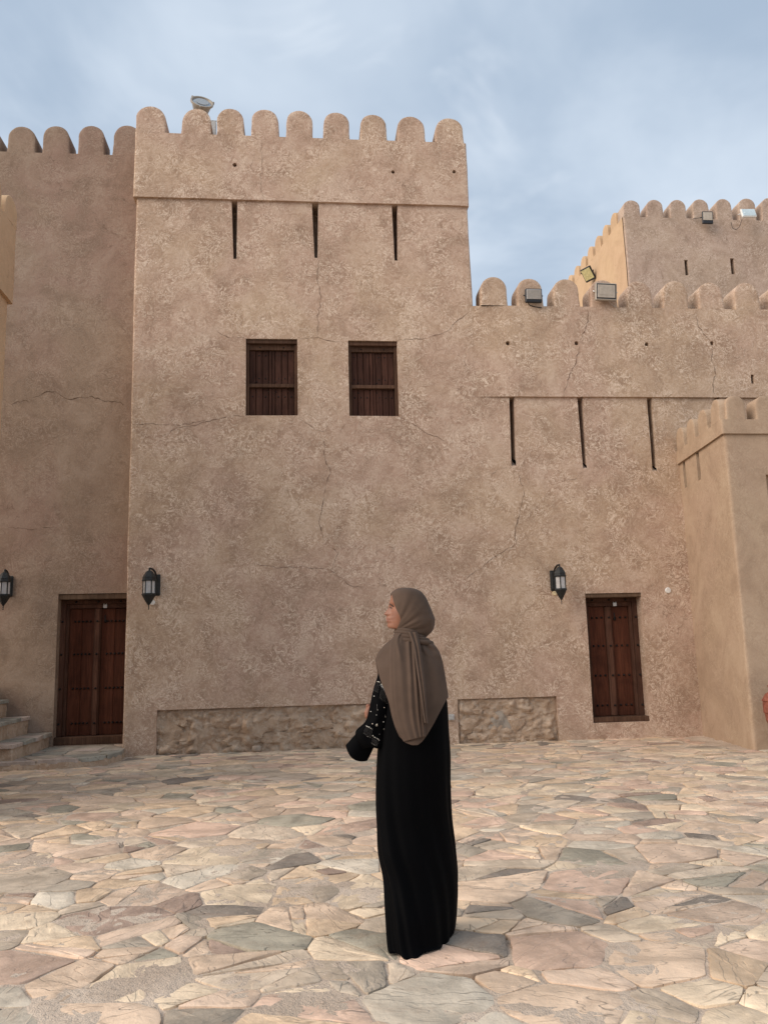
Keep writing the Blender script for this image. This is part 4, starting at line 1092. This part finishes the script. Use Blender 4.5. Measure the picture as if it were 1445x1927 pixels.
def build_body():
    bm=bmesh.new()
    # trunk, limbs
    J={}; 
    J['pelvis']=pp(783,1440); J['belly']=pp(781,1370); J['chest']=pp(777,1280,.005); J['neckb']=pp(776,1215); J['neckt']=pp(770,1186); 
    J['ls']=pp(737,1238); J['le']=pp(722,1325,.01); J['lw']=pp(694,1385,.03); J['lh']=pp(683,1403,.035)
    J['rs']=pp(814,1238,.01); J['re']=pp(822,1320,.06); J['rw']=pp(735,1352,.155); J['rh']=pp(712,1347,.115)
    J['lk']=pp(768,1600,.0); J['la']=pp(770,1755,.02); J['lt']=pp(768,1785,.06)
    J['rk']=pp(806,1590,.03); J['ra']=pp(808,1745,.06); J['rt']=pp(806,1755,.14)
    J['la'].z=.09; J['lt'].z=.03; J['ra'].z=.09; J['rt'].z=.03
    nm=list(J); idx={n:i for i,n in enumerate(nm)}
    E=[('pelvis','belly'),('belly','chest'),('chest','neckb'),('neckb','neckt'),('neckb','ls'),('ls','le'),('le','lw'),('lw','lh'),('neckb','rs'),('rs','re'),('re','rw'),('rw','rh'),('pelvis','lk'),('lk','la'),('la','lt'),('pelvis','rk'),('rk','ra'),('ra','rt')]
    rad={'pelvis':.105,'belly':.09,'chest':.095,'neckb':.05,'neckt':.045,'ls':.045,'le':.034,'lw':.024,'lh':.028,'rs':.045,'re':.034,'rw':.024,'rh':.028,'lk':.05,'la':.034,'lt':.026,'rk':.05,'ra':.034,'rt':.026}
    em=skin_mesh([J[n] for n in nm],[(idx[a],idx[b]) for a,b in E],[rad[n] for n in nm],0,1); bm.from_mesh(em); bpy.data.meshes.remove(em)
    # right hand closing round the left sleeve: palm behind it, four fingers and a thumb
    wr=pp(712,1347,.115); kn=pp(695,1343,.10)
    for f,(dy_,ln) in enumerate(((-13,.88),(-5,1.0),(3,.95),(10.5,.78))):
        a=wr.lerp(kn,.35)+Vector((0,0,-dy_*PS*.75)); b=kn+Vector((-.002*(1.5-abs(f-1.5)),0,-dy_*PS)); c=pp(693+abs(f-1.4)*1.1,1343+dy_*.8,.120); d=pp(697+abs(f-1.4)*1.2,1344+dy_*.75,.135); e=pp(708,1345+dy_*.7,.130)
        em=skin_mesh([a,b,c,d,e],[(0,1),(1,2),(2,3),(3,4)],[.011,.0105,.0098,.009,.0075],0,1); bm.from_mesh(em); bpy.data.meshes.remove(em)
    em=skin_mesh([wr,pp(704,1347,.10),pp(700.5,1344,.07),pp(700.5,1342,.04)],[(0,1),(1,2),(2,3)],[(.026,.026),(.040,.040),(.043,.043),(.040,.040)],0,1); bm.from_mesh(em); bpy.data.meshes.remove(em)
    em=skin_mesh([wr,wr.lerp(kn,.4)+Vector((0,-.01,.028)),pp(703,1331,.075),pp(699,1328,.052)],[(0,1),(1,2),(2,3)],[.014,.012,.0105,.008],0,1); bm.from_mesh(em); bpy.data.meshes.remove(em)
    # left hand, relaxed inside the cuff
    lw=J['lw']; dr=(pp(674,1416,.035)-lw).normalized()
    for f in range(4):
        o=Vector((0,(f-1.5)*.017,0)); a=lw+dr*.03+o*.7; b=a+dr*.05+o*.3; c=b+dr*.028; d=c+dr*.018+Vector((.006,0,-.004))
        em=skin_mesh([a,b,c,d],[(0,1),(1,2),(2,3)],[.010,.0095,.0085,.007],0,1); bm.from_mesh(em); bpy.data.meshes.remove(em)
    # head: rings from the crown to the neck, profile read from the photograph
    prof=[(1110,752),(1113,742),(1117,737.2),(1122,735.6),(1128,734.6),(1132,733.4),(1135.7,731.6),(1138.5,731.2),(1142,731.2),(1145,729.8),(1148,727.8),(1151,725.4),(1153.5,723.4),(1155.3,722.4),(1157,723.4),(1158.3,726),(1160,727.4),(1162,726.6),(1163.8,725.9),(1165.6,726.6),(1166.8,728.6),(1168.2,727.2),(1169.8,727.0),(1171.5,728.8),(1173.5,729.6),(1176,728.7),(1178.5,728.6),(1180.5,729.8),(1182.4,733),(1184,740),(1186,749),(1192,755),(1203,757),(1216,757)]
    cheek=[(1110,752),(1117,738.6),(1128,736),(1136,735.4),(1142,736.2),(1150,735.0),(1158,733.8),(1166,733.2),(1174,732.6),(1180,733.2),(1183,738),(1186,749),(1216,757)]
    backt=[(1110,776),(1116,790),(1124,797),(1140,803),(1155,804),(1168,800),(1180,795),(1190,793),(1216,797)]
    half=[(1110,9),(1114,17),(1120,23),(1130,26.5),(1142,27.2),(1152,26.4),(1162,24.2),(1172,21.0),(1180,18.2),(1186,17.5),(1195,18.5),(1216,20)]
    sig=[(1110,30),(1130,18),(1138,9),(1142,5.5),(1148,5.0),(1155,5.6),(1159,5.5),(1162,9),(1168,9.5),(1173,10),(1180,11),(1184,30)]
    n=56; rings=[]
    ylist=[]
    for (a,_),(b,_) in zip(prof,prof[1:]):
        k=max(1,int((b-a)/1.3)); ylist+=[a+(b-a)*q/k for q in range(k)]
    ylist.append(1216)
    for y in ylist:
        xf=interp(y,prof); xc_=sinterp(y,cheek); xb=sinterp(y,backt); hw=sinterp(y,half); sg=interp(y,sig)
        cx=(xc_+xb)/2; A=(xb-xc_)/2; ring=[]
        for k in range(n):
            a=2*math.pi*k/n; ca,sa=math.cos(a),math.sin(a)
            px=cx-A*math.copysign(abs(ca)**0.86,ca); dp=hw*math.copysign(abs(sa)**0.9,sa)
            if ca>0: px+=(xf-xc_)*math.exp(-(dp/sg)**2)*ca
            if ca>0 and 1137<y<1148:           # eye sockets
                px+=2.2*math.exp(-((abs(dp)-11.5)/5.0)**2)*math.exp(-((y-1142)/3.4)**2)
            if ca>0 and 1153<y<1159.5: px-=1.6*math.exp(-((abs(dp)-5.2)/2.4)**2)*math.exp(-((y-1156)/2.2)**2)
            v=pp(px,y); ring.append(bm.verts.new((v.x,PY+dp*PS,v.z)))
        rings.append(ring)
    for a,b in zip(rings,rings[1:]):
        for k in range(n): bm.faces.new((a[k],b[k],b[(k+1)%n],a[(k+1)%n]))
    bm.faces.new(rings[0]); bm.faces.new(rings[-1][::-1])
    bmesh.ops.recalc_face_normals(bm,faces=bm.faces)
    me=bpy.data.meshes.new('raw'); bm.to_mesh(me); bm.free()
    o=bpy.data.objects.new('raw',me); COL.objects.link(o)
    md=o.modifiers.new('R','REMESH'); md.mode='VOXEL'; md.voxel_size=0.0030; md.use_smooth_shade=True
    dg=bpy.context.evaluated_depsgraph_get(); em=bpy.data.meshes.new_from_object(o.evaluated_get(dg)); bpy.data.objects.remove(o,do_unlink=True)
    em.name='person'; em.materials.clear(); em.materials.append(M_SKIN)
    em.polygons.foreach_set('use_smooth',[True]*len(em.polygons))
    b=bpy.data.objects.new('person',em); COL.objects.link(b); return b
person=build_body()
tag(person,'woman seen from behind in a black abaya and brown headscarf, face turned left','person')
def bvh_of(o):
    return BVHTree.FromPolygons([v.co.copy() for v in o.data.vertices],[tuple(p.vertices) for p in o.data.polygons])
def cast(bv,x,y):
    d=ray(x,y).normalized(); h=bv.ray_cast(CAMP,d)
    return (h[0],h[1]) if h[0] is not None else (None,None)
def patch_strip(name, bv, pts, widths, mat, parent, lift=0.0012, th=0.0018):
    """raised strip following the surface under the photo points"""
    bm=bmesh.new(); P=[]
    for (x,y) in pts:
        h,n=cast(bv,x,y)
        if h is None: continue
        P.append(h+(CAMP-h).normalized()*lift)
    if len(P)>1: tube(bm,P,[w_*PS/2 for w_ in widths[:len(P)]],6)
    return mesh_obj(name,bm,mat,parent,True,60)
hb=bvh_of(person)
patch_strip('eyebrow',hb,[(730.6,1136.6),(732.5,1136.2),(735,1137.4),(738,1139.6),(741,1142)],[1.5,2.1,2.1,1.6,.8],M_HAIR,person,.0004)
patch_strip('eyelash',hb,[(730.8,1141.8),(732.8,1142.6),(735,1143.6),(737.4,1144.6)],[1.0,2.0,1.8,.7],M_HAIR,person,.0006)
patch_strip('lips',hb,[(727.2,1164.6),(729.2,1165.6),(731.2,1167.2)],[1.3,1.2,.6],M_LIP,person,.0002)
patch_strip('lips',hb,[(728.2,1169),(729.8,1168.6),(731.2,1167.6)],[1.4,1.2,.6],M_LIP,person,.0002)

def grid_obj(name, rows, mat, parent, closed=False, solid=0.0, sub=1):
    bm=bmesh.new(); V=[[bm.verts.new(p) for p in r] for r in rows]
    for a,b in zip(V,V[1:]):
        n=len(a)
        for k in range(n if closed else n-1): bm.faces.new((a[k],a[(k+1)%n],b[(k+1)%n],b[k]))
    bmesh.ops.recalc_face_normals(bm,faces=bm.faces)
    o=mesh_obj(name,bm,mat,parent)
    if solid:
        m_=o.modifiers.new('Solidify','SOLIDIFY'); m_.thickness=solid; m_.offset=0
    if sub:
        m_=o.modifiers.new('Subdivision','SUBSURF'); m_.levels=sub; m_.render_levels=sub
    return o
# abaya: falls from the shoulders to the ground, its hem trailing towards the camera on the left
LEFT=[(1218,757),(1228,738),(1245,728),(1275,724),(1320,720),(1380,713),(1420,709),(1512,705.5),(1560,707),(1601,710),(1645,720.5),(1690,724.5),(1746,729),(1775,733)]
RIGHT=[(1218,792),(1228,811),(1245,824),(1275,833),(1320,842),(1380,846),(1420,849),(1489,851),(1545,854.5),(1601,862),(1668,868),(1712,866),(1746,861),(1775,858)]
rows=[]; n=120
cb=gnd(797,1769)
for q in range(64):
    u=q/63; y=1218+(1768-1218)*u
    l=at(sinterp(y,LEFT),y,PY); r=at(sinterp(y,RIGHT),y,PY); c=(l+r)/2; hw=(r.x-l.x)/2
    th=math.radians(lerp(6,60,max(0,(u-.35)/.65)**1.4)); ratio=lerp(.62,.50,max(0,(u-.4)/.6))
    A=hw/math.sqrt(math.cos(th)**2+(ratio*math.sin(th))**2); B=A*ratio
    zt=c.z*(1-0.0) if u<1 else .004
    Yc_=PY+0.02*u-0.03*max(0,(u-.6)/.4)
    z=max(.006 if q<63 else .004,(1-max(0,(u-.9)/.1))*at((l.x+r.x)*0+ (sinterp(y,LEFT)+sinterp(y,RIGHT))/2,y,PY).z)
    ring=[]
    A*=1+.06*max(0,(u-.75)/.25)
    amp=0.008+0.075*max(0,(u-.2)/.8)**1.2
    for k in range(n):
        a=2*math.pi*k/n
        f=1+amp*(0.55*math.sin(7*a+1.2+1.5*u)+0.35*math.sin(11*a+.4-2*u)+0.30*math.sin(17*a+2.0))-amp*.35
        x=A*math.cos(a)*f; yy=B*math.sin(a)*f
        ring.append((c.x+x*math.cos(th)-yy*math.sin(th), Yc_+x*math.sin(th)+yy*math.cos(th), z+ (0.006*math.sin(5*a) if u>.98 else 0)+ (0.004 if u>.98 else 0)))
    rows.append(ring)
# shift the lowest rows so that the hem pools a little nearer the camera on the left
abaya=grid_obj('abaya',rows,M_ABAYA,person,True,0.0,1)
bm=bmesh.new()
for (c_,s_) in ((pp(766,1790,-.09),1),(pp(806,1770,.04),1)):
    c_.z=.018
    bx(bm,c_.x-.035,c_.x+.04,c_.y-.045,c_.y+.15,.004,.045,.015)
mesh_obj('shoes',bm,M_SHOE,person,True,40)
# left sleeve
SL=[(1232,740,16),(1250,735,19),(1275,727.5,18.5),(1290,723,19.5),(1320,718,21),(1345,714.5,22),(1356,711,22.5),(1364,704,24),(1371,699,27.5),(1380,697.5,28.5),(1390,698,27.5),(1399,700,24),(1406,702,19)]
rows=[]
for q in range(44):
    y=1232+(1406-1232)*q/43; cx=sinterp(y,[(a,b) for a,b,_ in SL]); r=sinterp(y,[(a,c) for a,_,c in SL]); c=pp(cx,y,-.015); ring=[]
    for k in range(48):
        a=2*math.pi*k/48; f=1+.03*math.sin(5*a+y*.05)+.02*math.sin(9*a-y*.08)
        ring.append((c.x+r*PS*f*math.cos(a),c.y+min(r,23)*PS*.78*f*math.sin(a),c.z+.004*math.sin(3*a+1)*(q/43)))
    rows.append(ring)
sleeve=grid_obj('sleeve',rows,M_ABAYA,person,True,0.0,1)
ax0=pp(694,1382,.0); ax1=pp(670.5,1417.5,.0); dv=(ax1-ax0).normalized(); pv=Vector((dv.z,0,-dv.x)); 
if pv.x<0: pv=-pv
rows=[]
for q in range(16):
    u=q/15; c=ax0.lerp(ax1,u); r=lerp(17,23.5,u**.7)*PS; ring=[]
    for k in range(40):
        a=2*math.pi*k/40; bend=0.042*u*(1-math.cos(a)**2)*.7
        ring.append(c+pv*(r*math.cos(a))+Vector((0,1,0))*(r*.42*math.sin(a)*(1+.15*math.sin(3*a+1)))+dv*(bend if math.sin(a)<0 else -bend*.4))
    rows.append([tuple(v) for v in ring])
cuff=grid_obj('cuff',rows,M_ABAYA,person,True,0.003,1)
# silver embroidery on the sleeve
sv_=BVHTree.FromPolygons([v.co.copy() for v in sleeve.data.vertices],[tuple(p.vertices) for p in sleeve.data.polygons])
re_=random.Random(77)
def surf(x,y,l=.003):
    h,n=cast(sv_,x,y)
    if h is not None and abs(n.dot((CAMP-h).normalized()))<0.38: return None
    return None if h is None else h+(CAMP-h).normalized()*l
bmB=bmesh.new(); bmT=bmesh.new()
def bead(x,y,r):
    h=surf(x,y,.002)
    if h is None: return
    bmesh.ops.create_icosphere(bmB,subdivisions=1,radius=r*PS,matrix=Matrix.Translation(h))
def thread(pts,r,b=None):
    P=[surf(x,y,.0025) for x,y in pts]; P=[p for p in P if p is not None]
    if len(P)>1: tube(b or bmT,P,r*PS,5)
def band(top,bot,nh,chain=True):
    def L(t,u):
        k=min(int(u*(len(t)-1)),len(t)-2); f=u*(len(t)-1)-k; return (lerp(t[k][0],t[k+1][0],f),lerp(t[k][1],t[k+1][1],f))
    if chain:
        for off,ph in ((0,0),(3.2,2.0)):
            pts=[]
            for i in range(40):
                u=i/39; x,y=L(top,u); pts.append((x+1.5*math.sin(i*1.3+ph),y-4+off+1.6*math.cos(i*1.1+ph)))
            thread(pts,.19,bmB)
    else:
        for i in range(7):
            u=(i+.3)/7; x,y=L(top,u); bead(x,y+re_.uniform(-.5,.5),re_.choice((.6,.9,1.15)))
    for i in range(nh):
        u=(i+.5)/nh; a=L(top,u); b=L(bot,u); thread([a,((a[0]+b[0])/2,(a[1]+b[1])/2),b],.11)
    for i in range(nh):
        u=(i+.5)/nh; x,y=L(bot,u); bead(x+re_.uniform(-.4,.4),y+re_.uniform(-.6,.6),.30)
band([(707.5,1282),(716,1284)],[(702.5,1299.5),(711.5,1303.5)],5,False)
band([(716.5,1290),(722,1296),(727,1302)],[(713,1313),(722,1319),(731,1327)],7)
band([(686,1364.5),(693,1367.5),(702,1372.5)],[(683.5,1379),(691,1385),(698.5,1389)],9,False)
band([(701,1384),(708,1389.5),(715,1393)],[(698,1398),(704,1402.5),(710,1403)],8,False)
for (x,y,r) in ((704,1310,1.2),(698,1339,1.1),(723,1331.5,1.0),(732.5,1338.5,1.1),(708.5,1345.5,.9),(701,1362,1.25),(722,1358.5,1.0),(722.5,1372,.9),(710.5,1336,.8),(709.5,1327,.5),(725,1349,.6),(714,1381.5,.5)): bead(x,y,r)
for k in range(6):
    a=k*math.pi/3; thread([(708.5,1364.5),(708.5+2.8*math.cos(a),1364.5+2.8*math.sin(a))],.28,bmB)
thread([(709,1326),(709.4,1332),(711,1337)],.22); thread([(724.5,1345),(726,1350.5)],.22)
em1=mesh_obj('embroidery_beads',bmB,M_BEAD,person,True,60); tag(em1,kind='stuff')
em2=mesh_obj('embroidery_thread',bmT,M_THREAD,person,True,60); tag(em2,kind='stuff')

# headscarf: hood, neck wraps, cape and the hanging end
HB=[(1106.5,766),(1108,777),(1110,784),(1113,790),(1117,794.5),(1126,801),(1139,807),(1148,811),(1157,814.5),(1165,817),(1173,817.6),(1182,815),(1188,811.5),(1196,804),(1205,794)]
HF=[(1106.5,759),(1108,749),(1110,744),(1113,739.5),(1117,736),(1126,733.5),(1139,731.5),(1157,733),(1173,738),(1182,742),(1196,745),(1205,752)]
HO=[(1117,736),(1126,737.2),(1139,739.8),(1148,743),(1157,747.4),(1165,750.4),(1173,749.2),(1180,746.5),(1186,742)]
HW=[(1106.5,4),(1108,15),(1110,20),(1113,24.5),(1117,28),(1126,31.5),(1139,34),(1150,34.5),(1165,34),(1182,30.5),(1192,25),(1205,19)]
rows=[]; n=64
for q in range(58):
    u=q/57; y=1106.5+(1204-1106.5)*(u**1.25 if u<.5 else u**1.25)
    xb=sinterp(y,HB); xf=sinterp(y,HF); hw=sinterp(y,HW); cx=(xb+xf)/2; A=(xb-xf)/2
    if y<1117 or y>1185.5: fm=math.pi
    else: fm=math.acos(max(-1,min(1,(sinterp(y,HO)-cx)/A)))
    ring=[]
    for k in range(n+1):
        a=-fm+2*fm*k/n
        px=cx+A*math.cos(a); dp=hw*math.sin(a)
        ang=math.atan2(y-1190,px-738); dist=math.hypot(y-1190,px-738)
        wr=min(1,max(0,(dist-8)/25))*max(0,1-dist/95)
        f=(0.9*math.sin(ang*26+dist*.02)+0.9*math.sin(ang*15+1.0))*wr*1.5
        f+=1.3*math.exp(-((px-805+ (1165-y)*.25)/3.0)**2)*(1 if 1130<y<1195 else 0)*(1 if dp<0 else 0)
        if 1150<y<1200 and px>785: f+=0.8*math.sin((y-1150)*.32+px*.12)
        s_=1+f/max(hw,8)*.8
        v=pp(cx+(px-cx)*(1+f*.010),y); ring.append((v.x,PY+dp*s_*PS,v.z))
    rows.append(ring)
hood=grid_obj('headscarf',rows,M_HIJAB,person,False,0.004,1)
def wrap(cx,cy,rx,ry,tx,ty,rad,ph):
    bm=bmesh.new(); pts=[];N_=44
    for k in range(N_+1):
        a=2*math.pi*k/N_; px=cx+rx*math.cos(a); py=cy+ty*math.sin(a)+tx*math.cos(a)
        v=pp(px,py); pts.append(Vector((v.x,PY+ry*PS*math.sin(a),v.z)))
    tube(bm,pts,[rad*PS*(1+.12*math.sin(3*2*math.pi*k/N_+ph)) for k in range(N_+1)],12,False)
    return mesh_obj('neck_wrap',bm,M_HIJAB,hood,True)
wrap(769,1190,23,28,5.5,1.5,3.6,0); wrap(771,1195,26.5,31,6.0,1.0,3.8,1.0); wrap(774,1200.5,30,33,5.5,.5,4.2,2.2); wrap(777,1207,34,35,4.5,0,5.0,3.2)
# cape
CT=[(706,1240.5),(710,1231),(716,1222),(724,1213),(733,1205),(742,1199),(752,1196),(770,1194),(790,1196),(802,1201),(812,1208),(820,1216),(827,1227),(833,1246),(838,1275),(841,1296),(843.5,1311)]
CB=[(706,1242),(709,1252),(712,1264),(716,1280),(724,1301),(732,1322),(737,1348),(743,1368),(751,1386),(763,1398),(775,1402.5),(786,1402.5),(794,1396),(803,1384),(815,1364),(830,1335),(840,1316),(843.5,1312)]
CA=[(1190,30),(1205,44),(1215,55),(1228,63),(1245,69),(1275,72),(1320,74),(1410,75)]
CBd=[(1190,.055),(1205,.078),(1215,.095),(1235,.120),(1270,.150),(1320,.168),(1410,.180)]
def capeY(x,y,side=-1):
    a=sinterp(y,CA); b=sinterp(y,CBd); s_=max(-.998,min(.998,(x-774.5)/a)); return PY+side*b*math.sqrt(1-abs(s_)**2.3)
def capefold(x,y):
    ang=math.atan2(y-1188,x-785); d=math.hypot(y-1188,x-785)
    f=.0055*math.sin(ang*17+.6)*min(1,d/25)*max(.15,1-d/150)
    if x>795: f+=.0080*math.sin((y-1200)*.34-(x-795)*.16+.8*math.sin(x*.2))*max(0,1-(y-1203)/45)
    f+=.0028*math.sin(x*.16+.4+y*.006)
    return f
NC,NR=72,56; cols_b=[];cols_f=[]
for i in range(NC+1):
    x=706+(843.5-706)*i/NC; yt=interp(x,CT); yb=interp(x,CB); cbk=[];cfr=[]
    for j in range(NR+1):
        y=lerp(yt,yb,j/NR); q=at(x,y,PY); Yd=capeY(x,y)-capefold(x,y)
        # keep the outline: place the point on the sight line's own x and z at that depth
        v=at(x,y,Yd); cbk.append(tuple(v)); v2=at(x,y,PY); cfr.append((v2.x,capeY(x,y,1)-.03,v2.z))
    cols_b.append(cbk); cols_f.append(cfr)
cape=grid_obj('cape',cols_b+cols_f[::-1]+[cols_b[0]],M_HIJAB,hood,False,0.003,1)
def panel(name,Lc,Rc,y0,y1l,y1r,folds,lift,nu=44,nv=60):
    rows=[]
    for j in range(nv+1):
        row=[]
        for i in range(nu+1):
            u=i/nu; v=j/nv; y=lerp(y0,lerp(y1l,y1r,u)+10*math.sin(math.pi*u)*(1 if y1l>y1r+20 else .0),v)
            x=lerp(sinterp(y,Lc),sinterp(y,Rc),u)
            f=folds(u,v); e=min(1,u/.16,(1-u)/.03)
            row.append(tuple(at(x,y,capeY(x,y)-lift*(0.20+.80*max(0,e))-f)))
        rows.append(row)
    return grid_obj(name,rows,M_HIJAB,hood,False,0.0035,1)
g_=lambda u,c,w_:math.exp(-((u-c)/w_)**2)
panel('hanging_end',[(1190,750),(1197,741),(1206,735),(1222,732.5),(1260,732.5),(1310,734.5),(1345,738.5),(1370,746),(1398,761)],[(1190,787),(1215,791),(1245,793),(1290,796.5),(1330,798.5),(1365,800),(1388,800.5)],1190,1396,1386,
   lambda u,v:.017*(1-.55*v)*(g_(u,.05,.04)*.25+g_(u,.32+.06*math.sin(2.2*v),.10)*.40+g_(u,.60+.05*v+.02*math.sin(6*v),.055)*.65+g_(u,.77+.04*v,.035)*.9+g_(u,.91+.02*v,.030)*1.0)+.017*g_(u,.16+.8*v,.05)*max(0,1-v*3.6)+.002*math.sin(7*u+4*v),.011)
panel('hanging_fold',[(1189,766),(1215,776),(1245,781),(1290,788),(1330,794),(1361,798.5)],[(1189,786),(1215,790.5),(1245,794.5),(1290,799.5),(1330,802.5),(1362,805)],1189,1361,1361.5,
   lambda u,v:.010*(g_(u,.25,.14)+g_(u,.72,.14))*(1-.3*v),.036,20,50)
